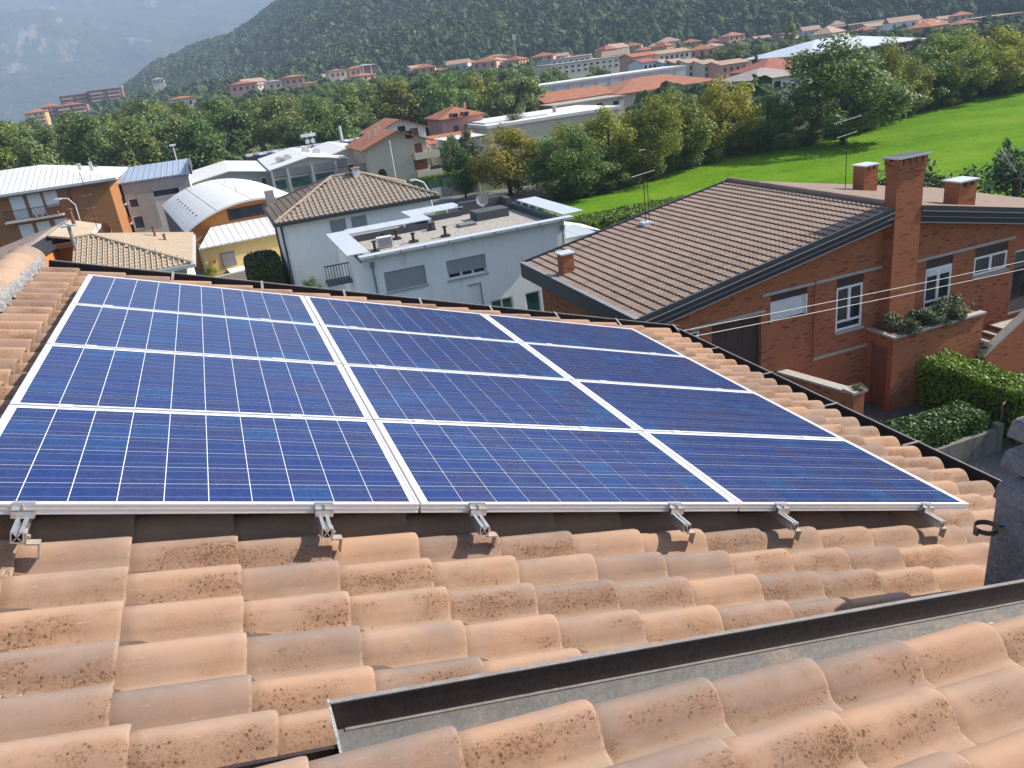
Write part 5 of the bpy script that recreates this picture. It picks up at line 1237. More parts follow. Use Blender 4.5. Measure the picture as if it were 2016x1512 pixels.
# ---------------------------------------------------------------- beige gable house and neighbours
g1 = house('gable_house', 'beige house with red gabled roof and stacked balconies facing us', 17.5, 24.3, 88, 97, -11.6, -5.95, ('gy', 1.6, .85), 'beige', 'redroof', [('f', 22.45, -5.2, .7, .75, 'brown'), ('f', 23.3, -6.85, .7, 1.0, 'dark'), ('f', 23.3, -8.55, 1.4, 1.05, 'dark'), ('l', 91, -7.6, .9, 1.1, 'brown')], cat='house')
for z in (-7.95, -10.0): s = MB().box(22.5, 25.4, 86.9, 88.6, z, z + .12).build('balcony', M['beige'], g1); MB().box(22.5, 25.4, 86.9, 86.98, z + .121, z + .75).box(22.5, 22.58, 86.981, 87.99, z + .121, z + .75).build('parapet', M['beige'], s)
MB().box(16.4, 17.49, 90.5, 92.5, -8.6, -7.9).build('balcony', M['greywall'], g1)
for (x, y) in ((18.8, 93), (19.4, 91.5), (20.3, 94)): z = -5.9 + (x - 17.1) * .38; MB().box(x, x + .22, y, y + .22, z - .3, z + .7).build('chimney', M['beige'], g1)
ds = thing('satellite_dish', 'big dark satellite dish beside the beige gable house', 'satellite dish', (18.4, 86.5, -11.4)); b = MB(); vs = [(18.4, 86.5, -8.9)] + [(18.4 + .5 * math.cos(2 * math.pi * k / 16), 86.3, -8.9 + .7 * math.sin(2 * math.pi * k / 16)) for k in range(16)]; b.add(vs, [(0, 1 + k, 1 + (k + 1) % 16) for k in range(16)]); b.build('reflector', M['iron'], ds); MB().tube([(18.4, 86.6, -11.4), (18.4, 86.6, -8.9)], .06, 6).build('mast', M['pipe'], ds)
for i, (x, y, zt_, lab) in enumerate(((19.75, 86.2, -5.4, 'grey utility pole in front of the beige gable wall'), (29.2, 96, -7.6, 'thin utility pole right of the gable house balconies'))):
    p = thing('utility_pole', lab, 'pole', (x, y, -11.5)); MB().tube([(x, y, -11.5), (x, y, zt_)], [.11, .08], 8).build('pole', M['lightgrey'], p); MB().box(x - .3, x + .1, y - .06, y + .06, zt_ - .5, zt_ - .4).build('crossarm', M['pipe'], p)
house('gable_house', 'smaller red roofed house half hidden behind the beige gable house', 22.0, 28.8, 105, 113, -11.6, -5.7, ('gy', 1.5, .6), 'white2', 'redroof', [('f', 27.2, -6.3, 1.0, 1.1, 'dark'), ('f', 25.6, -5.6, .9, .7, 'brown')])
pk = house('pink_house', 'pink house with red hipped roof and two dark dormers', 36.8, 43.6, 125, 134, -11.6, -6.3, ('hip', 1.5, .5), 'pink', 'redroof', [('f', 38.95, -8.2, .7, 1.2, 'dark'), ('f', 40.8, -8.3, .65, 1.4, 'dark'), ('f', 42.95, -8.0, .6, .8, 'dark')])
for x in (38.6, 40.4):
    d = MB().box(x, x + .9, 124.6, 126.6, -6.35, -5.6).build('dormer', M['brownblock'], pk); MB().box(x + .1, x + .8, 124.56, 124.597, -6.25, -5.7).build('pane', M['glass'], d)
for x in (39.7, 41.9): MB().box(x, x + .35, 128.5, 128.9, -5.3, -4.4).build('chimney', M['pink'], pk)
t = thing('blank_grey_wall', 'tall blank grey concrete wall block left of the yellow trees', 'wall', (32.8, 100, -11.5)); MB().box(30.2, 35.4, 100, 106, -11.5, -7.6).build('panel', M['greywall'], t); MB().box(30.1, 35.5, 99.9, 106.1, -7.6, -7.5).build('coping', M['lightgrey'], t)
house('low_orange_roof', 'low outbuilding with plain orange tile roof beside the grey wall', 29.8, 36.5, 107.5, 113, -11.5, -8.3, ('gx', .9, .3), 'beige', 'redroof', cat='outbuilding')
wf = house('flat_white_hall', 'long beige hall with bright white flat roof behind the yellow trees', 41, 63, 115, 131, -11.5, -8.0, ('flat', .45, .25), 'beige', 'whiteplain', cat='hall')
MB().box(41.5, 52, 118, 128, -7.52, -7.3).build('roof_membrane', M['whiteplain'], wf); MB().cyl((55, 122), .35, -7.5, -6.6, 8).build('vent', M['string'], wf)
house('brown_gable_house', 'grey brown house with long red gabled roof above the white hall', 61.2, 74.5, 140, 150, -11.3, -6.9, ('gx', 1.5, .6), 'brownblock', 'redroof', grid('f', 62, 74, 3, -8.4, -7.2, 1, .9, .8, 'glass'))
fg = house('flat_grey_house', 'flat roofed grey house with roof hut in front of the red gable', 59.6, 73.0, 132, 139, -11.4, -7.4, ('flat', .25, .4), 'beige', 'greyroof', grid('f', 60, 73, 4, -8.6, -7.8, 1, 1.2, .7, 'glass'))
house('red_hip_house', 'wide house with red hipped roof in two bays behind the tree row', 81.5, 104.5, 150, 166, -11.2, -7.9, ('hip', 2.3, .9), 'beige', 'redroof', [('f', 86, -9.0, 1.2, 1.1, 'glass'), ('f', 89, -9.0, 1.2, 1.1, 'glass'), ('f', 99.2, -9.3, 1.6, 1.5, 'glass')])
wh = house('white_warehouse', 'long pale grey warehouse with white roof edge below the coloured row', 73.0, 111.2, 172, 182, -11.2, -5.31, ('flat', .4, .1), 'lightgrey', 'whiteplain', cat='warehouse')
for i in range(11): x = 73.0 + .6 + i * 3.47; MB().box(x, x + .10, 171.93, 171.998, -11.2, -5.31 - .02).build('panel_joint', M['pipe'], wh)

# coloured row houses
row = [('salmon', 'redroof', 120.25, 128.25, 214, -2.39, 'salmon house at the left end of the coloured row', 4),
       ('white2', 'redroof2', 117.75, 122.55, 204, -3.98, 'small white house below the salmon one in the coloured row', 3),
       ('teal', 'greyroof', 122.25, 124.95, 201, -4.66, 'teal house in the coloured row', 2),
       ('ochre', 'paleroof', 124.14999999999999, 127.85000000000001, 198, -5.0, 'ochre house in the coloured row', 2),
       ('cream', 'paleroof', 125.64999999999999, 130.45, 194, -5.38, 'cream house right of the ochre one in the coloured row', 3),
       ('cream', 'paleroof', 127.25, 132.25, 189, -6.02, 'second cream house towards the right of the coloured row', 3),
       ('salmon', 'paleroof', 128.55, 136.95, 183, -6.61, 'long salmon house at the right end of the coloured row', 4)]
for wm, rm, x0, x1, y, ze, lab, nw in row:
    house('row_house', lab, x0, x1, y, y + 8, -11.5, ze, ('gx', .95, .25), wm, rm, grid('f', x0 + .3, x1 - .3, nw, ze - 3.6, ze - .4, 2, .55, .85, 'brown'), 'coloured row houses')
house('row_house', 'long cream house standing behind the coloured row', 134.4, 146.0, 224, 232, -11, -2.75, ('gx', 1.0, .3), 'cream', 'paleroof', grid('f', 134.4+.5, 146.0-.5, 6, -2.75-1.7, -2.75-.4, 1, .65, .8, 'brown'))
house('factory', 'long pale factory with rows of small windows left of the coloured row', 104.2, 132.3, 236, 252, -11, -2.04, ('flat', .25, .1), 'cream', 'greyroof', grid('f', 104.2+2, 132.3-.3, 12, -2.04-2.9, -2.04-.3, 2, 1.0, .65, 'glass'), cat='factory')
house('factory', 'upper factory wing with pale roof edge behind the pale factory', 115.5, 130.9, 262, 274, -10, -0.8, ('flat', .3, .1), 'lightgrey', 'paleroof', grid('f', 115.5+.5, 130.9-.5, 7, -0.8-1.6, -0.8-.3, 1, 1.1, .8, 'glass'), cat='factory')
wb = house('white_balcony_house', 'white house with grey brown roof and dark balcony right of the row trees', 90.6, 101, 118, 128, -11, -7.0, ('hip', 1.6, .8), 'white2', 'greyroof', [('f', 93.3, -8.15, .9, 1.2, 'glass'), ('f', 95.4, -8.5, 1.4, 1.6, 'glass')])
s = MB().box(93, 97.3, 116.8, 117.99, -9.5, -9.38).build('balcony', M['lightgrey'], wb)
b = MB()
for i in range(22): b.box(93.05 + i * .2, 93.12 + i * .2, 116.82, 116.86, -9.38, -8.75)
b.box(93, 97.3, 116.8, 116.88, -8.75, -8.68); b.build('railing', M['iron'], s)
house('red_roof_house', 'house with bright red roof behind the white balcony house', 101.5, 113, 130, 140, -10.8, -6.5, ('hip', 2.0, .5), 'cream', 'redroof2')
br_ = house('grey_roof_hall', 'big hall with pale grey metal roof and dark brown eaves at upper right', 142, 176, 166, 190, -11, -6.3, ('hip', 2.9, 1.4), 'beige', 'zincp', grid('f', 150, 164, 3, -8.6, -7.0, 1, 1.6, 1.2, 'brown'), cat='hall')
MB().box(140.5, 177.5, 164.4, 165.99, -7.1, -6.45).build('eave_band', M['shutterbox'], br_)
house('red_roof_house', 'red roofed house right of the big grey roof', 203, 221, 190, 202, -13, -10.3, ('hip', 2.4, .6), 'cream', 'redroof2')
house('low_white_house', 'low pale house with white roof below the right red roof', 187.5, 199, 175, 185, -13, -11.3, ('gy', 1.4, .4), 'lightgrey', 'whiteplain')
house('long_factory', 'long mauve grey factory on the slope at upper right', 278, 344, 332, 356, -14, -3.2, ('flat', .5, .2), 'brownblock', 'greyroof', grid('f', 280, 342, 14, -7.5, -4.0, 2, 2.2, 1.0, 'glass'), cat='factory')
house('yellow_house', 'yellow house with red roofs right of the mauve factory', 313, 334, 300, 312, -13, -7.2, ('hip', 3.0, .6), 'yellow', 'redroof', grid('f', 314, 333, 4, -9.2, -7.8, 1, 1.2, 1.1, 'brown'))
house('dark_red_building', 'dark red brick building at the far right edge', 308, 335, 262, 276, -14, -6.2, ('flat', .4, .2), 'brownblock', 'redroof2', cat='building')

# distant town along the foot of the hill
town = [(220.4, 233, 420, -.9, 1.5, 'white2', 'redroof', 'white house with red roof left of the far dark conifer'), (263.3, 283.7, 400, -4.2, 1.6, 'white2', 'greyroof', 'wide white house above the coloured row'), (237.4, 247.7, 330, -6.8, 1.5, 'ochre', 'redroof', 'small orange house alone among trees right of the coloured row'),
        (248.3, 264.7, 430, -.5, 2.4, 'greywall', 'redroof', 'grey gabled house with red roof at the hill foot'), (286.5, 317.8, 450, 2.4, 1.6, 'greywall', 'greyroof', 'long grey roofed house highest at the right hill foot'), (308.6, 331.5, 440, .6, 2.6, 'lightgrey', 'paleroof', 'pale stepped house at the right hill foot'),
        (62.4, 70.8, 400, 6.0, .8, 'cream', 'redroof', 'cream block left of the tall dark red one'), (105.4, 114.9, 420, 2.0, .5, 'lightgrey', 'greyroof', 'grey flat fronted block below the hill'), (110.8, 121.6, 400, .2, 1.4, 'cream', 'redroof', 'cream house with bright red hip roof right of the grey block'),
        (31.9, 38.8, 380, 4.6, .7, 'cream', 'greyroof', 'cream house with grey roof in the left part of the far town'), (39.2, 48.5, 380, 5.4, 1.1, 'salmon', 'redroof', 'salmon house right of the grey roofed cream one'), (134.3, 148, 430, 2.2, 1.6, 'brownblock', 'redroof', 'brown house with red roof left of the tall mast'),
        (151.5, 165.5, 430, 3.1, 1.6, 'ochre', 'redroof', 'ochre house with red roof behind the tall mast'), (16.5, 28.2, 380, 5.2, 1.1, 'salmon', 'redroof2', 'salmon block with red roof at the left of the far town'), (45.3, 51, 360, 2.0, .7, 'cream', 'redroof', 'tiny red roofed house low in the far town'),
        (-8.7, 1.7, 360, 2.4, .9, 'cream', 'redroof', 'long red roofed house among the trees at left'), (-25.6, -16.8, 700, 19.0, 1.5, 'cream', 'paleroof', 'small pale villa alone on the wooded slope'), (-81, -68.7, 420, -1.2, 2.2, 'salmon', 'redroof', 'salmon villa with red roof at the far left'),
        (-63.9, -56.5, 330, -4.8, 1.2, 'cream', 'redroof', 'low red roofed house near the left edge'), (170, 181, 400, -1.5, 1.6, 'cream', 'redroof', 'cream house with red roof right of the tall mast'), (186, 197, 415, -1.2, 1.6, 'salmon', 'redroof', 'salmon house between the mast and the factory'), (200, 214, 430, .2, 1.4, 'lightgrey', 'paleroof', 'pale grey house above the factory'), (74, 80, 410, 6.2, 1.0, 'salmon', 'redroof', 'narrow salmon house just left of the tall dark red block')]
for x0, x1, y, ze, rise, wm, rm, lab in town:
    zb = min(gz(x0, y), ze - 5) - 1
    if y == 700: zb = 8
    nw = max(2, int((x1 - x0) / 2.6))
    house('town_house', lab, x0, x1, y, y + 10, zb, ze, ('hip', rise, .5), wm, rm, grid('f', x0 + .5, x1 - .5, nw, ze - 3.2, ze - .5, 1, .9, 1.2, 'brown'), 'far town houses')
house('long_shed', 'long low brown roofed shed in front of the far town', 60.4, 79.9, 388, 398, -4, -.3, ('gx', 1.0, .3), 'lightgrey', 'paleroof', cat='shed')
tb = house('tall_block', 'tall dark red block standing over the far town', 80.6, 90.5, 424, 434, -1, 7.0, ('hip', .9, .6), 'brownblock', 'greyroof', grid('f', 81, 90, 4, .5, 6.5, 3, .9, 1.2, 'glass'), cat='apartment building')
for x in (83.2, 87.2): MB().box(x, x + .7, 423.9, 423.995, -1, 6.9).build('white_strip', M['frame'], tb)
def apartment(label, x0, x1, y, z0, z1, floors, wm, rm='greyroof', roof=('flat', .5, .4), cols=5):
    a = house('apartment_tower', label, x0, x1, y, y + 14, z0, z1, roof, wm, rm, grid('f', x0 + .5, x1 - .5, cols, z1 - floors * 2.1, z1 - .3, floors, 1.1, 1.2, 'glass'), 'apartment towers at left', 'apartment building')
    for k in range(floors):
        z = z1 - .4 - (k + 1) * 2.1
        for i in range(2):
            w = (x1 - x0) / 2; MB().box(x0 + i * w + w * .15, x0 + i * w + w * .85, y - 1.1, y - .003, z, z + .9).build('balcony', M['salmon' if (i + k) % 2 else 'cream'], a)
    return a
apartment('lower left wing of the tall reddish apartment tower', -79, -62, 606, -8, 13.5, 5, 'brownblock', 'whiteplain')
apartment('tall reddish apartment tower with stacked balconies at far left', -61.7, -41, 600, -8, 14.5, 7, 'brownblock', 'whiteplain', cols=6)
apartment('long apartment block with red roof in front of the tall tower', -77, -60, 562, -8, 7.2, 4, 'brownblock', 'redroof2', ('hip', 1.2, .5))
apartment('beige apartment block with red hip roof at the left end', -90.3, -80, 540, -8, 5.4, 3, 'ochre', 'redroof', ('hip', 2.0, .5), 3)
apartment('ochre block with red hip roof between the left apartments', -85, -77.2, 566, -8, 7.8, 3, 'ochre', 'redroof', ('hip', 2.0, .5), 3)
house('long_shed', 'long white shed near the left edge below the apartments', -49.4, -40.6, 258, 266, -10, -6.4, ('gx', 1.1, .3), 'white2', 'whiteplain', grid('f', -49, -41, 5, -8.3, -7.1, 1, .8, .7, 'glass'), cat='shed')
p = thing('telecom_mast', 'tall thin telecom mast rising over the woods in the middle', 'mast', (168.2, 430, -5)); MB().tube([(168.2, 430, -6), (168.2, 430, 13.6)], [.55, .35], 8).build('pole', M['pipe'], p)
b = MB()
for k in range(3): a = k * 2.09; b.box(168.2 + .8 * math.cos(a) - .2, 168.2 + .8 * math.cos(a) + .2, 430 + .8 * math.sin(a) - .2, 430 + .8 * math.sin(a) + .2, 10.6, 13.3)
b.build('antenna_panel', M['lightgrey'], p)

# small houses of the far town, built once per kind and repeated
def kit(wm, rm, w, dpt, h, rise, kind):
    b = MB().box(-w / 2, w / 2, 0, dpt, -4, h); wall = b.mesh('wall', M[wm]); ov = .45; r = MB()
    if kind == 'hip':
        e = [(-w / 2 - ov, -ov, h + .02), (w / 2 + ov, -ov, h + .02), (w / 2 + ov, dpt + ov, h + .02), (-w / 2 - ov, dpt + ov, h + .02)]; k = min(w, dpt) / 2
        r.add(e + [(-w / 2 + k, dpt / 2, h + rise), (w / 2 - k + .01, dpt / 2, h + rise)], [(0, 1, 5, 4), (1, 2, 5), (2, 3, 4, 5), (3, 0, 4), (3, 2, 1, 0)])
    else: r.prism([(-ov, h + .02), (dpt / 2, h + rise), (dpt + ov, h + .02)], 'x', -w / 2 - .3, w / 2 + .3)
    return wall, r.mesh('roof', M[rm]), w, h
KITS = [(kit('cream', 'paleroof', 11, 9, 6.0, 1.9, 'hip'), 'cream'), (kit('salmon', 'redroof', 10, 9, 6.5, 1.8, 'hip'), 'salmon pink'), (kit('white2', 'paleroof', 13, 9, 5.5, 1.9, 'gx'), 'white'), (kit('ochre', 'redroof2', 9, 9, 6.0, 1.8, 'hip'), 'ochre'), (kit('lightgrey', 'paleroof', 14, 9, 5.0, 1.6, 'gx'), 'pale grey')]
rs_ = random.Random(12); spots = []
occ = [(q[0], q[1], q[2] - 14, q[2] + 14) for q in town] + [ (276, 346, 330, 358), (78, 92, 420, 438)]
for i in range(900):
    az = rs_.uniform(1.5, 49); d = rs_.uniform(300, 490)
    if az < 8 and (rs_.random() < .45 or d < 380): continue
    if az < 24 and d < 350: continue
    if az < 14 and rs_.random() < .6: continue
    x, y = 1.1 + d * math.sin(R(az)), -2.9 + d * math.cos(R(az))
    if any(a - 9 < x < c + 9 and p < y < q for a, c, p, q in occ) or any((x - a) ** 2 + ((y - c) * .6) ** 2 < 17 ** 2 for a, c in spots): continue
    spots.append((x, y)); z = max(gz(x, y), float(hill_z(np.array([az]), np.array([d]))[0]) if d > 470 else -99)
    (wall, roof_, w, h), cn = KITS[rs_.randrange(5)]
    t = thing('town_house', f'small {cn} house packed among others along the hill foot', 'house', (x, y, z), (0, 0, R(rs_.uniform(-38, 38))), f'small {cn} houses of the far town')
    t.scale = (rs_.uniform(.62, 1.15), rs_.uniform(.7, 1.0), rs_.uniform(.7, 1.15))
    link('wall', wall, t); link('roof', roof_, t)
    for j in range(3):
        for k in range(2): link('window', win_mesh(.9, 1.2, 'brown')[0], t, (-w / 2 + w * (j + .5) / 3, -.01, h - 1.3 - 2.6 * k)); link('window', win_mesh(.9, 1.2, 'brown')[1], t, (-w / 2 + w * (j + .5) / 3, -.02, h - 1.3 - 2.6 * k))
    if len(spots) >= 46: break
print('town kit houses', len(spots))

# street bits behind the flat house
t = thing('green_fence', 'green mesh fence on a low wall in front of the gable house', 'fence', (24, 80, -11)); 
for i in range(6): x = 20.5 + i * 1.5; MB().box(x, x + 1.42, 81.0, 81.04, -10.9, -9.6).build('panel', M['fencegreen'], t); MB().box(x - .06, x - .005, 80.98, 81.06, -11.2, -9.5).build('post', M['iron'], t)
t = thing('grey_gate_wall', 'dark grey sheet gate wall by the curved lamp post', 'gate', (25, 77, -11)); 
for i in range(5): x = 21.3 + i * 1.0; MB().box(x, x + .97, 77.0, 77.08, -11.2, -9.95 - .02 * i).build('panel', M['zincp' if i == 0 else 'greydark'], t)
lp = thing('street_lamp', 'curved white street lamp post behind the hip roofed house', 'street lamp', (17.6, 64, -11)); MB().tube([(17.9, 64, -11), (17.8, 64, -8.3), (17.4, 64, -7.5), (16.7, 64, -7.15)], .06, 6).build('pole', M['frame'], lp); MB().box(16.3, 16.75, 63.9, 64.1, -7.25, -7.1).build('lamp_head', M['frame'], lp)
t = thing('yellow_bin', 'yellow bin at the roadside under the trees', 'bin', (29.9, 67.8, -10.9)); MB().tube([(29.9, 67.8, -10.9), (29.9, 67.8, -10.2), (29.9, 67.8, -10.05)], [.25, .3, .2], 10).build('body', M['yellowp'], t); MB().tube([(29.9, 67.8, -10.049), (29.9, 67.8, -9.98)], [.32, .2], 10).build('lid', M['yellowp'], t)
# ---------------------------------------------------------------- foliage
def leaf_cloud(centres, radii, n, size, seed, flat=0.0, squash=1.0):
    rs = np.random.default_rng(seed); m = len(centres)
    w = np.asarray(radii) ** 2; ci = rs.choice(m, n, p=w / w.sum())
    d = rs.normal(size=(n, 3)); d /= np.linalg.norm(d, axis=1)[:, None]
    q = rs.random(n) ** 0.4
    P = np.asarray(centres)[ci] + d * (np.asarray(radii)[ci] * q)[:, None] * np.array([1, 1, squash])
    nrm = d + rs.normal(0, 0.65, (n, 3)) + np.array([0, 0, 0.35]); nrm /= np.linalg.norm(nrm, axis=1)[:, None]
    a = np.cross(nrm, rs.normal(size=(n, 3))); a /= np.linalg.norm(a, axis=1)[:, None]; c = np.cross(nrm, a)
    s = size * rs.uniform(0.6, 1.35, n)[:, None]
    V = np.stack([P - a * s, P + c * s * .55, P + a * s, P - c * s * .55], 1)
    return V.reshape(-1, 3)
def cloud_mesh(name, V, mat, extra=None):
    n = len(V) // 4; me = bpy.data.meshes.new(name)
    me.vertices.add(len(V)); me.vertices.foreach_set('co', V.ravel())
    f = np.arange(len(V), dtype=np.int32)
    me.loops.add(len(f)); me.loops.foreach_set('vertex_index', f)
    me.polygons.add(n); me.polygons.foreach_set('loop_start', np.arange(0, len(f), 4, dtype=np.int32))
    me.materials.append(mat); me.update(calc_edges=True); return me
def crown(seed, n, size, rx=3.0, z0=0.6, z1=7.5, clumps=46, top=0.85):
    """uneven crown: clumps spread through an egg-shaped volume, unit width rx"""
    rs = np.random.default_rng(seed); C = []; Rr = []
    lobes = rs.normal(size=(7, 3)); lobes /= np.linalg.norm(lobes, axis=1)[:, None]; la = rs.uniform(-.22, .30, 7)
    while len(C) < clumps:
        p = rs.uniform(-1, 1, 3); r = np.linalg.norm(p)
        if r > 1 or r < .35 and rs.random() < .7: continue
        k = 1 + float(np.sum(la * np.maximum(0, lobes @ (p / r)) ** 3))
        h = (p[2] + 1) / 2
        wv = (math.sin(math.pi * min(1, h * .78 + .17)) ** .6)
        C.append((p[0] * rx * wv * k * .88, p[1] * rx * wv * k * .88, z0 + (z1 - z0) * (h * .92 * (.5 + .5 * k) + .03))); Rr.append(rx * rs.uniform(.17, .36))
    return leaf_cloud(C, Rr, n, size, seed + 50)
def trunk_mesh(seed, h, r, name='trunk', spread=1.0):
    rs = random.Random(seed); b = MB()
    pts = [(0, 0, -.3), (rs.uniform(-.1, .1), rs.uniform(-.1, .1), h * .3), (rs.uniform(-.2, .2), rs.uniform(-.2, .2), h * .62), (rs.uniform(-.3, .3), rs.uniform(-.3, .3), h * .9)]
    b.tube(pts, [r, r * .8, r * .5, r * .15], 8)
    for i in range(6):
        a = i * 1.05 + rs.uniform(-.3, .3); z = h * rs.uniform(.22, .6); L = h * rs.uniform(.22, .36) * spread
        b.tube([(0, 0, z), (math.cos(a) * L * .5, math.sin(a) * L * .5, z + L * .45), (math.cos(a) * L, math.sin(a) * L, z + L * .8)], [r * .4, r * .26, r * .08], 5)
    return b.mesh(name, M['bark'], smooth=True)
NEAR = [cloud_mesh('crown', crown(100 + i, 10500, .115), M['leaf_green']) for i in range(4)]
MID = [cloud_mesh('crown', crown(200 + i, 7000, .175, 3.3, .4, 8.0, 38), M['leaf_forest']) for i in range(5)]
def conifer(seed, n, size):
    rs = np.random.default_rng(seed); C = []; Rr = []
    for i in range(60):
        h = rs.random() ** .8; a = rs.uniform(0, 6.28); q = (1 - h) * 2.3 * rs.uniform(.4, 1)
        C.append((q * math.cos(a), q * math.sin(a), .6 + h * 9)); Rr.append(.35 + .45 * (1 - h))
    return leaf_cloud(C, Rr, n, size, seed, squash=.5)
CON = cloud_mesh('crown', conifer(300, 7000, .17), M['leaf_dark'])
TRK = [trunk_mesh(i, 6.5, .20) for i in range(3)]
def tree(name, label, x, y, h, w, mesh, mat, group=None, z=None, rz=None, trunk=None, base_h=7.5, base_w=6.0):
    z = gz(x, y) if z is None else z
    t = thing(name, label, 'tree', (x, y, z), (0, 0, random.uniform(0, 6.28) if rz is None else rz), group)
    sx, sz = w / base_w, h / base_h
    c = link('crown', mesh, t, (0, 0, 0), (0, 0, 0), (sx, sx * random.uniform(.92, 1.08), sz))
    c.material_slots[0].link = 'OBJECT'; c.material_slots[0].material = M[mat]
    link('trunk', TRK[int(x * 3) % 3] if trunk is None else trunk, t, (0, 0, 0), (0, 0, 0), (sx * .8, sx * .8, sz * .95))
    return t
rowt = [(23.7, 73.4, 4.4, 3.6, 'leaf_hedge', 'compact bright green tree at the left end of the tree row'), (27.5, 70.8, 6.6, 7.0, 'leaf_yellow', 'yellowing tree, leftmost of the broad trees along the lawn'), (30.6, 62.6, 6.0, 6.4, 'leaf_green', 'dark green round tree between the first two yellowing trees'),
        (35.6, 65.0, 7.9, 5.9, 'leaf_yellow', 'second yellowing tree of the row along the lawn'), (39.5, 64.2, 6.9, 5.8, 'leaf_olive', 'olive green tree right of the second yellowing tree'), (43.0, 66.6, 7.9, 6.3, 'leaf_olive', 'tall olive tree in the middle of the row along the lawn'), (50.0, 68.6, 7.8, 6.6, 'leaf_yellow', 'broad tree with yellow top before the white balcony house'),
        (55.2, 68.0, 6.2, 5.6, 'leaf_green', 'dark shaded tree just left of the biggest tree'), (60.9, 63.6, 9.6, 10.6, 'leaf_green', 'biggest green tree bulging into the lawn at right'), (68.5, 70.0, 7.4, 6.6, 'leaf_green', 'green tree tucked right behind the biggest tree'), (74.8, 72.6, 9.0, 6.6, 'leaf_olive', 'tall olive tree right of the biggest tree'), (80.0, 75.5, 7.6, 7.0, 'leaf_olive', 'second olive tree right of the biggest tree'),
        (86.0, 77.4, 6.9, 7.4, 'leaf_green', 'low green tree of the right part of the row'), (91.0, 77.6, 9.2, 8.2, 'leaf_olive', 'tall autumn tree near the right edge'), (98.9, 78.2, 8.2, 9.0, 'leaf_yellow', 'yellowing tree at the right edge of the lawn'), (106, 79, 8.4, 9.0, 'leaf_olive', 'last tree of the row at the right edge'), (45.8, 70.5, 6.4, 5.6, 'leaf_green', 'green tree standing behind the olive trees of the row'), (32.8, 68.8, 6.3, 5.6, 'leaf_olive', 'olive tree standing behind the dark round tree')]
for i, (x, y, h, w, mt, lab) in enumerate(rowt): tree('broadleaf_tree', lab, x, y, h * 1.03, w * 1.18, NEAR[i % 4], mt, 'trees along the lawn')
# undergrowth closing the row at its foot
for i in range(30):
    x = 29 + i * 2.6; y = float(lawn_poly_y(x)) + 1.2 + random.uniform(-.6, 1.2); s = random.uniform(.42, .66)
    if 60.2 < x < 63: continue
    t = thing('bush', 'shaded bush filling the foot of the tree row', 'bush', (x, y, gz(x, y) - .1), (0, 0, random.uniform(0, 6)), 'bushes under the tree row')
    c = link('foliage', NEAR[(i * 3) % 4], t, (0, 0, -.5), (0, 0, 0), (s * 1.5, s * 1.5, s)); c.material_slots[0].link = 'OBJECT'; c.material_slots[0].material = M[('leaf_green', 'leaf_olive', 'leaf_green', 'leaf_olive')[i % 4]]
# the wood filling the middle distance, tree by tree
FT_A = [-12, -11.0, -9.3, -8.8, -7.9, -6.9, -5.4, -3.8, -1.5, .5, 2.1, 4.6, 6.8, 9.6, 11.7, 14.7, 17.1, 19.1, 22.2, 23.8, 25.5, 30]
FT_E = [-.1, -.11, .09, -.27, .1, -.4, -.2, .35, .05, -.25, -.3, -.4, -.7, -.4, -.05, -.4, -.45, -.55, -.75, -1.5, -1.7, -2.2]
blocked = [(-1.6, 7.4, 97, 114), (7.5, 16.2, 95, 114), (14.9, 19.6, 100, 116), (6, 26, 118, 124), (17.5, 24.3, 88, 97), (22, 28.8, 105, 113), (36.8, 43.6, 125, 134), (30.2, 36.5, 99, 113), (41, 63, 115, 131), (61, 74.5, 131, 150), (-32, -8.2, 82, 94), (-8, -1.4, 90, 101), (-49.4, -40.6, 258, 266), (81, 105, 150, 166), (70, 112, 150, 184), (108, 140, 150, 226), (90, 135, 222, 276)]
rs = random.Random(21); placed = []; nf = 0; tries = 0
flab = [('dark broadleaf tree in the dense wood behind the sheds', 'leaf_forest'), ('pale green tree in the dense wood behind the sheds', 'leaf_forest_pale'), ('olive tinted tree in the dense wood behind the sheds', 'leaf_olive')]
while nf < 175 and tries < 12000:
    tries += 1
    az = rs.uniform(-12, 24.5); d = 118 + 230 * rs.random() ** 1.15
    if az > 8 and d < 135: continue
    x, y = 1.1 + d * math.sin(R(az)), -2.9 + d * math.cos(R(az))
    if any(a - 4 < x < c + 4 and p - 5 < y < q + 3 for a, c, p, q in blocked): continue
    if any((x - a) ** 2 + (y - c) ** 2 < (5.2 if d < 200 else 6.5) ** 2 for a, c in placed): continue
    lim = 1.156 + d * math.tan(R(np.interp(az, FT_A, FT_E) - .05))
    g = gz(x, y); h = min(rs.uniform(9, 13.5) * (1.0 + .12 * (d - 150) / 150), lim - g)
    if h < 5.5: continue
    if x < -34 and d < 150 : h = min(h, 7)
    placed.append((x, y)); nf += 1
    k = rs.choices((0, 1, 2), (.55, .33, .12))[0]; w = h * rs.uniform(.78, 1.05)
    lab, mt = flab[k]
    tree('wood_tree', lab, x, y, h, w, MID[nf % 5], mt, 'trees of the wood behind the sheds' if k == 0 else ('pale trees of the wood' if k == 1 else 'olive trees of the wood'), base_h=8.0, base_w=6.6)
print('wood trees', nf)
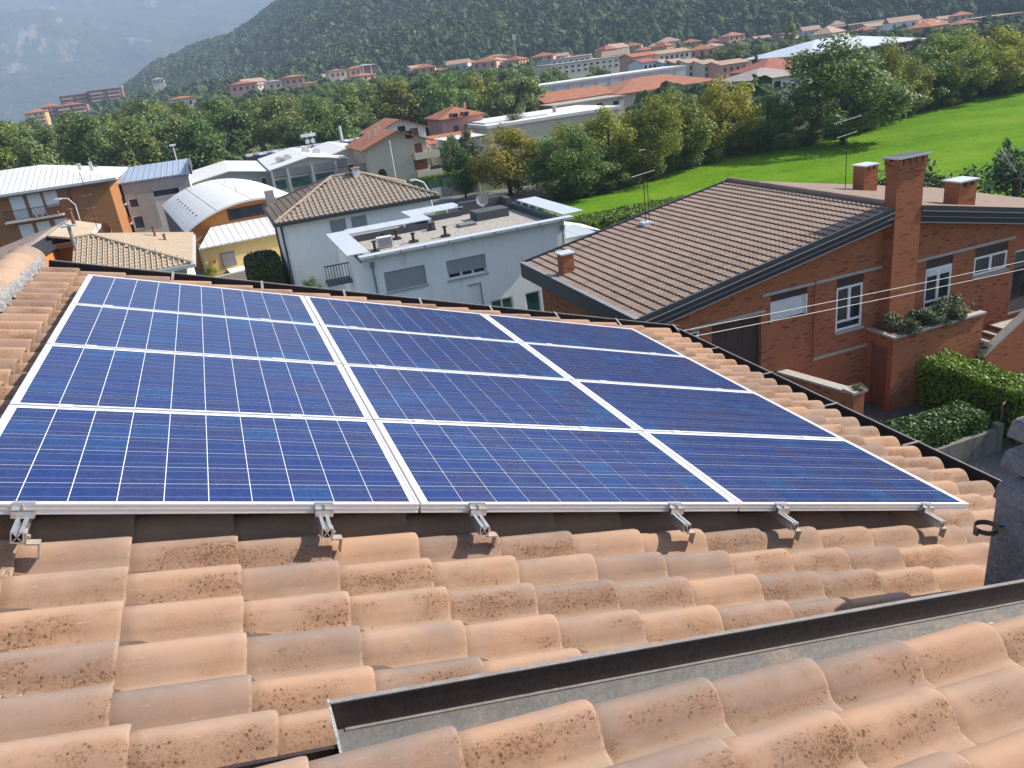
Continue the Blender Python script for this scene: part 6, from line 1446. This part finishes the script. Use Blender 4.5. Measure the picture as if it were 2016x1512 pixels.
# trees around the mid and far houses
for i, (x, y, h, w, mt, lab) in enumerate(((-44, 178, 10.5, 10, 'leaf_dark', 'very dark round tree at the left below the apartments'), (-30, 150, 7.0, 8.5, 'leaf_yellow', 'yellowing tree in front of the dark round tree at left'), (31.0, 94, 4.6, 3.5, 'leaf_silver', 'grey green tree by the blank grey wall'), (28.0, 91, 4.2, 3.5, 'leaf_green', 'small green tree right of the balconies'), (47, 119, 4.6, 4.5, 'leaf_silver', 'silvery tree right of the pink house'))):
    tree('broadleaf_tree', lab, x, y, h, w, MID[i % 5], mt)
rs = random.Random(5); m = 0
ftl = ['green tree standing among the far town houses', 'pale tree standing among the far town houses']
for i in range(620):
    az = rs.uniform(6, 50); d = rs.uniform(190, 480)
    x, y = 1.1 + d * math.sin(R(az)), -2.9 + d * math.cos(R(az))
    if any(a - 3 < x < c + 3 and p - 12 < y < q + 3 for a, c, p, q in blocked + [(112, 142, 125, 226), (141, 177, 160, 192), (200, 222, 180, 204), (276, 346, 320, 358), (310, 336, 292, 314), (306, 336, 255, 278)]): continue
    if any(a - 4 < x < c + 4 and yy - 18 < y < yy + 12 for a, c, yy in [(q[0], q[1], q[2]) for q in town]) or any(abs(x - a) < 11 and -13 < y - c < 16 for a, c in spots): continue
    h = rs.uniform(4.5, 8); g = gz(x, y)
    lim = 1.156 + d * math.tan(R(np.interp(az, [6, 14, 22, 30, 40, 50], [.0, -.3, -.6, -.75, -1.0, -1.3])))
    h = min(h, lim - g)
    if h < 3.2: continue
    k = rs.random() < .3; m += 1
    tree('town_tree', ftl[k], x, y, h, h * rs.uniform(.8, 1.1), MID[i % 5], 'leaf_forest_pale' if k else 'leaf_forest', 'trees among the far town' if not k else 'pale trees among the far town', base_h=8.0, base_w=6.6)
print('town trees', m)
for (x, y, h, lab) in ((131, 172, 7.0, 'dark conifer beside the salmon end of the coloured row'), (213, 395, 17, 'slim dark conifer at the foot of the hill'), (262, 300, 10, 'dark cedar right of the coloured row'), (278, 305, 9, 'second dark cedar right of the coloured row'), (-92, 420, 16, 'dark cedar at the left edge below the mountain'), (-101, 430, 15, 'second dark cedar at the left edge')):
    tree('conifer', lab, x, y, h, h * .55, CON, 'leaf_dark', base_h=9.8, base_w=4.8)
tree('poplar', 'tall pale green poplar left of the big grey roof', 218, 268, 13.5, 6.5, MID[2], 'leaf_olive', base_h=8.0, base_w=6.6)

# clipped hedges: leaf shells over a dark core
def hedge(name, label, x0, x1, y0, y1, z0, z1, mat, n, leaf=.045, rnd=.25, cat='hedge', top=None, group=None, seed=1):
    t = thing(name, label, cat, ((x0 + x1) / 2, (y0 + y1) / 2, z0), group=group)
    rs = np.random.default_rng(seed); lx, ly, lz = x1 - x0, y1 - y0, z1 - z0
    ar = np.array([lx * ly, lx * lz, lx * lz, ly * lz, ly * lz]); f = rs.choice(5, n, p=ar / ar.sum()); u, v = rs.random(n), rs.random(n)
    P = np.zeros((n, 3)); N = np.zeros((n, 3))
    for i in range(5):
        k = f == i; a, c = u[k], v[k]
        if i == 0: P[k] = np.stack([x0 + a * lx, y0 + c * ly, 0 * a + z1], -1); N[k] = (0, 0, 1)
        elif i == 1: P[k] = np.stack([x0 + a * lx, 0 * a + y0, z0 + c * lz], -1); N[k] = (0, -1, 0)
        elif i == 2: P[k] = np.stack([x0 + a * lx, 0 * a + y1, z0 + c * lz], -1); N[k] = (0, 1, 0)
        elif i == 3: P[k] = np.stack([0 * a + x0, y0 + a * ly, z0 + c * lz], -1); N[k] = (-1, 0, 0)
        else: P[k] = np.stack([0 * a + x1, y0 + a * ly, z0 + c * lz], -1); N[k] = (1, 0, 0)
    c0 = np.array([(x0 + x1) / 2, (y0 + y1) / 2, (z0 + z1) / 2]); hl = np.array([lx, ly, lz]) / 2
    q = (P - c0) / hl; inn = np.clip(q, -(1 - rnd * np.minimum(1, min(hl) / hl)), 1 - rnd * np.minimum(1, min(hl) / hl)); dd = (q - inn) * hl; dn = np.linalg.norm(dd, axis=1)[:, None] + 1e-6
    r = rnd * min(hl); inn = inn * hl + c0; P = np.where(dn > r, inn + dd / dn * r, P)
    bumpy = (vnoise(P[:, 0] * 1 + 50, P[:, 1] + P[:, 2] * .7 + 50, seed + 70, .45) - .5) * .16
    P = P + N * (bumpy + rs.normal(0, .03, n) - .02)[:, None]
    nr = N + rs.normal(0, .6, (n, 3)); nr /= np.linalg.norm(nr, axis=1)[:, None]
    a = np.cross(nr, rs.normal(size=(n, 3))); a /= np.linalg.norm(a, axis=1)[:, None]; c = np.cross(nr, a); s = leaf * rs.uniform(.6, 1.5, n)[:, None]
    V = np.stack([P - a * s, P + c * s * .6, P + a * s, P - c * s * .6], 1).reshape(-1, 3) - np.array(t.location)
    link('foliage', cloud_mesh('foliage', V, M[mat]), t)
    m = min(.14, lx * .2, ly * .2); MB().box(x0 + m, x1 - m, y0 + m, y1 - m, z0, z1 - m).build('core', M['leaf_dark'], t)
    return t
hedge('clipped_hedge', 'tall clipped hedge with sunlit yellow green top beside the stairs', 21.0, 22.25, 9.5, 15.6, -11, -9.35, 'leaf_hedge_y', 15000, .05, seed=1)
hedge('clipped_hedge', 'rounded clipped hedge above the low concrete wall', 16.4, 20.35, 11.95, 13.2, -11, -9.75, 'leaf_hedge', 13000, .05, .45, seed=2)
hedge('clipped_hedge', 'clipped hedge left of the brown roof at the lawn edge', 18.5, 33, 45.5, 48.5, -11, -9.5, 'leaf_hedge_y', 14000, .09, .3, seed=3)
hedge('clipped_hedge', 'shaded hedge wall left of the white hip roofed house', 1.6, 3.8, 47.5, 52.5, -11.3, -8.6, 'leaf_hedge', 7000, .09, .4, seed=4)
hedge('clipped_hedge', 'bright clipped hedge just beyond the verge gutter', 1.0, 2.6, 41.0, 45.5, -11.3, -9.6, 'leaf_hedge_y', 6000, .08, .4, seed=5)
hedge('clipped_hedge', 'clipped hedge in front of the gable house', 19.6, 29, 82.0, 83.2, -11.3, -9.4, 'leaf_hedge_y', 5000, .12, .3, seed=6)
hedge('hedge_edge', 'leafy bush at the right edge above the stairs', 26.4, 27.6, 11.6, 12.9, -11, -8.4, 'leaf_hedge', 4000, .06, .5, cat='bush', seed=8)
def bush(name, label, x, y, z, w, h, mat, mesh=None, n=1.0, cat='bush', group=None):
    t = thing(name, label, cat, (x, y, z), (0, 0, random.uniform(0, 6.28)), group)
    c = link('foliage', mesh or NEAR[int(abs(x)) % 4], t, (0, 0, -.4 * h / 7.5), (0, 0, 0), (w / 6.0, w / 6.0, h / 7.5)); c.material_slots[0].link = 'OBJECT'; c.material_slots[0].material = M[mat]
    return t
PLB = cloud_mesh('foliage', leaf_cloud([(random.uniform(-1.4, 1.7), random.uniform(-.45, .45), random.uniform(.05, .62) * (1 - abs(random.uniform(-.4, .4)))) for _ in range(70)], [random.uniform(.12, .26) for _ in range(70)], 12000, .036, 44), M['leaf_silver'])
t = thing('planter_shrub', 'grey green trailing shrub growing in the brick planter', 'shrub', (21.6, 15.75, -8.45)); link('foliage', PLB, t)
for (x, y, w, h, mt, lab) in ((35.0, 29.6, 5.4, 6.0, 'leaf_dark', 'dark shrub behind the brick house, left of the pair'), (39.2, 27.6, 6.0, 6.0, 'leaf_dark', 'dark shrub behind the brick house beside the palm'), (14.6, 30.2, 1.6, 1.9, 'leaf_green', 'leafy shrub at the foot of the white house wall'), (12.2, 30.4, 1.5, 1.7, 'leaf_silver', 'pale shrub under the white house windows'), (3.6, 56.0, 2.0, 2.0, 'leaf_dark', 'dark bush by the pale stone garden wall'), (5.0, 44.5, 1.6, 2.0, 'leaf_green', 'garden bush in the shade of the white hip roofed house'), (16.9, 28.8, 1.8, 1.4, 'leaf_green', 'green bush between the white house and the brick house'), (17.2, 13.9, .45, .28, 'leaf_silver', 'small plant trailing over the end pillar'), (23.56, 15.18, .45, .30, 'leaf_silver', 'flowers in the stone bowl'), (-.6, 56.3, 1.2, 1.6, 'leaf_yellow', 'brown shrub at the corner of the yellow annex')):
    z = -11.1
    if abs(x - 17.2) < .01: z = -9.0
    if abs(x - 23.56) < .01: z = -9.55
    bush('garden_shrub', lab, x, y, z, w, h, mt)
# fan palm at the right edge
t = thing('fan_palm', 'fan palm with dark spiky fronds at the right edge', 'palm', (38.0, 26.0, -11))
MB().tube([(38, 26, -11), (38, 26, -7.0)], [.22, .18], 8).build('trunk', M['bark'], t)
b = MB(); rs = random.Random(4)
for k in range(34):
    a, el = rs.uniform(0, 6.28), rs.uniform(-.35, 1.2); L = rs.uniform(.9, 1.5)
    d = Vector((math.cos(a) * math.cos(el), math.sin(a) * math.cos(el), math.sin(el))); sd = d.cross(Vector((0, 0, 1))).normalized(); p0 = Vector((38, 26, -7.0))
    c = p0 + d * L
    for j in range(-4, 5):
        dd = (d * math.cos(j * .26) + sd * math.sin(j * .26)).normalized(); w = dd.cross(Vector((0, 0, 1))).normalized() * .04; e = c + dd * .75 - Vector((0, 0, .1 + .1 * abs(j) / 4))
        b.add([c - w * .5, c + dd * .4 - w, e, c + dd * .4 + w], [(0, 1, 2, 3)])
    b.add([p0 - sd * .02, p0 + sd * .02, c + sd * .015, c - sd * .015], [(0, 1, 2, 3)])
b.build('fronds', M['leaf_dark'], t)

# ---------------------------------------------------------------- wood covering the hill, read as one mass
def gn_forest(name, P, S, mats, label):
    me = bpy.data.meshes.new(name); me.vertices.add(len(P)); me.vertices.foreach_set('co', np.asarray(P, float).ravel())
    at = me.attributes.new('sc', 'FLOAT_VECTOR', 'POINT'); at.data.foreach_set('vector', np.asarray(S, float).ravel())
    rt = me.attributes.new('rz', 'FLOAT_VECTOR', 'POINT'); rv = np.zeros((len(P), 3)); rv[:, 2] = RNG.uniform(0, 6.28, len(P)); rv[:, :2] = RNG.normal(0, .12, (len(P), 2)); rt.data.foreach_set('vector', rv.ravel())
    me.update(); o = link(name, me); tag(o, label, 'wood', kind='stuff')
    ng = bpy.data.node_groups.new(name, 'GeometryNodeTree'); ng.interface.new_socket('Geometry', in_out='INPUT', socket_type='NodeSocketGeometry'); ng.interface.new_socket('Geometry', in_out='OUTPUT', socket_type='NodeSocketGeometry')
    N, L = ng.nodes, ng.links; gi, go = N.new('NodeGroupInput'), N.new('NodeGroupOutput'); jn = N.new('GeometryNodeGeometryToInstance')
    for k, m in enumerate(mats):
        ic = N.new('GeometryNodeMeshIcoSphere'); ic.inputs['Radius'].default_value = 1; ic.inputs['Subdivisions'].default_value = 4
        def disp(geo, sc, am):
            sp = N.new('GeometryNodeSetPosition'); nz = N.new('ShaderNodeTexNoise'); nz.inputs['Scale'].default_value = sc; nz.inputs['Detail'].default_value = 2
            ps = N.new('GeometryNodeInputPosition'); ad = N.new('ShaderNodeVectorMath'); ad.operation = 'ADD'; ad.inputs[1].default_value = (k * 7.3, k * 3.1, 0); L.new(ps.outputs[0], ad.inputs[0]); L.new(ad.outputs[0], nz.inputs['Vector'])
            sb = N.new('ShaderNodeVectorMath'); sb.operation = 'SUBTRACT'; sb.inputs[1].default_value = (.5, .5, .5); L.new(nz.outputs['Color'], sb.inputs[0])
            ml = N.new('ShaderNodeVectorMath'); ml.operation = 'SCALE'; ml.inputs['Scale'].default_value = am; L.new(sb.outputs[0], ml.inputs[0])
            L.new(geo, sp.inputs['Geometry']); L.new(ml.outputs[0], sp.inputs['Offset']); return sp.outputs[0]
        g = disp(disp(ic.outputs['Mesh'], 1.6, 1.3), 5.5, .55)
        sm = N.new('GeometryNodeSetMaterial'); sm.inputs['Material'].default_value = m; L.new(g, sm.inputs['Geometry'])
        ss_ = N.new('GeometryNodeSetShadeSmooth'); ss_.inputs['Shade Smooth'].default_value = False; L.new(sm.outputs[0], ss_.inputs[0]); L.new(ss_.outputs[0], jn.inputs[0])
    ip = N.new('GeometryNodeInstanceOnPoints'); ip.inputs['Pick Instance'].default_value = True; L.new(gi.outputs[0], ip.inputs['Points']); L.new(jn.outputs[0], ip.inputs['Instance'])
    for nm, sk in (('sc', 'Scale'), ('rz', 'Rotation')):
        na = N.new('GeometryNodeInputNamedAttribute'); na.data_type = 'FLOAT_VECTOR'; na.inputs['Name'].default_value = nm; L.new(na.outputs[0], ip.inputs[sk])
    L.new(ip.outputs[0], go.inputs[0]); md = o.modifiers.new('trees', 'NODES'); md.node_group = ng
    return o
def hillmat(name, dark, light):
    t = NT(name); v = t.coord('Object')
    f = t.math('ADD', t.math('MULTIPLY', t.noise(v, 2.2, 4, .7), .55), t.math('MULTIPLY', t.rand(), .5))
    t.base(t.ramp(f, [(.25, dark), (.8, light)])); t.set(.9, 0, .1); t.bump(t.noise(v, 5.0, 3, .7), 1.0, .6); return t.m
HM = [hillmat('hill_wood_dark', (.030, .050, .022), (.078, .115, .042)), hillmat('hill_wood_mid', (.036, .060, .025), (.098, .142, .052)), hillmat('hill_wood_pale', (.046, .070, .030), (.125, .166, .066))]
n = 60000
az = RNG.uniform(-9.3, 60, n); d = np.sqrt(RNG.uniform(470 ** 2, 1330 ** 2, n)); z = hill_z(az, d)
el = np.degrees(np.arctan2(z + 8 - 1.15, d)); lim = np.interp(az, [-10, 21, 51, 60], [6.5, 3.6, -.3, -1.0]) + 1.3
d0 = np.interp(az, [-12, 0, 10, 25, 50, 75], [560, 540, 480, 470, 500, 520])
ok = (el < lim) & (d > d0 + 5) & (z > -8)
az, d, z = az[ok], d[ok], z[ok]
s = RNG.uniform(2.2, 4.4, len(az)) * (0.85 + .35 * vnoise(d * np.sin(np.radians(az)) + 700, d * np.cos(np.radians(az)), 31, 60.0))
P = np.stack([1.1 + d * np.sin(np.radians(az)), -2.9 + d * np.cos(np.radians(az)), z + s * .75], -1)
S = np.stack([s, s, s * RNG.uniform(1.0, 1.45, len(s))], -1)
gn_forest('hillside_wood', P, S, HM, 'dense dark green wood covering the whole hillside')
print('hill trees', len(s))
# woodland floor scrub between the separate trees of the valley
n = 2600
az = RNG.uniform(-13, 52, n); d = RNG.uniform(125, 520, n); x = 1.1 + d * np.sin(np.radians(az)); y = -2.9 + d * np.cos(np.radians(az))
ok = np.ones(n, bool)
allb = blocked + [(110, 142, 125, 236), (141, 178, 155, 192), (186, 222, 168, 204), (276, 346, 316, 358), (310, 336, 288, 314), (306, 336, 252, 278), (88, 114, 112, 141)] + [(q[0], q[1], q[2] - 8, q[2] + 10) for q in town]
for a, c, p, q in allb: ok &= ~((x > a - 5) & (x < c + 5) & (y > p - 6) & (y < q + 4))
ok &= ~((x > 24) & (y < 125) & (x < 60)); ok &= y > lawn_poly_y(x) + 8
x, y = x[ok], y[ok]; s = RNG.uniform(1.6, 3.2, len(x)); P = np.stack([x, y, ground_z(x, y) + s * .5], -1); S = np.stack([s * 1.3, s * 1.3, s], -1)
gn_forest('valley_scrub', P, S, HM, 'low scrub and undergrowth filling the valley floor between trees')

# ---------------------------------------------------------------- haze
hz = MB().box(-6600, 6600, -6600, 6600, -60, 700).build('haze', [bpy.data.materials.new('haze_air')])
hm = hz.data.materials[0]; hm.use_nodes = True; nt = hm.node_tree; nt.nodes.remove(nt.nodes['Principled BSDF'])
pv = nt.nodes.new('ShaderNodeVolumePrincipled'); pv.inputs['Color'].default_value = (.45, .59, .83, 1); pv.inputs['Density'].default_value = 3.6e-4; pv.inputs['Anisotropy'].default_value = 0.0
nt.links.new(pv.outputs[0], nt.nodes['Material Output'].inputs['Volume']); tag(hz, 'thin blue air haze over the valley', 'haze', kind='stuff')
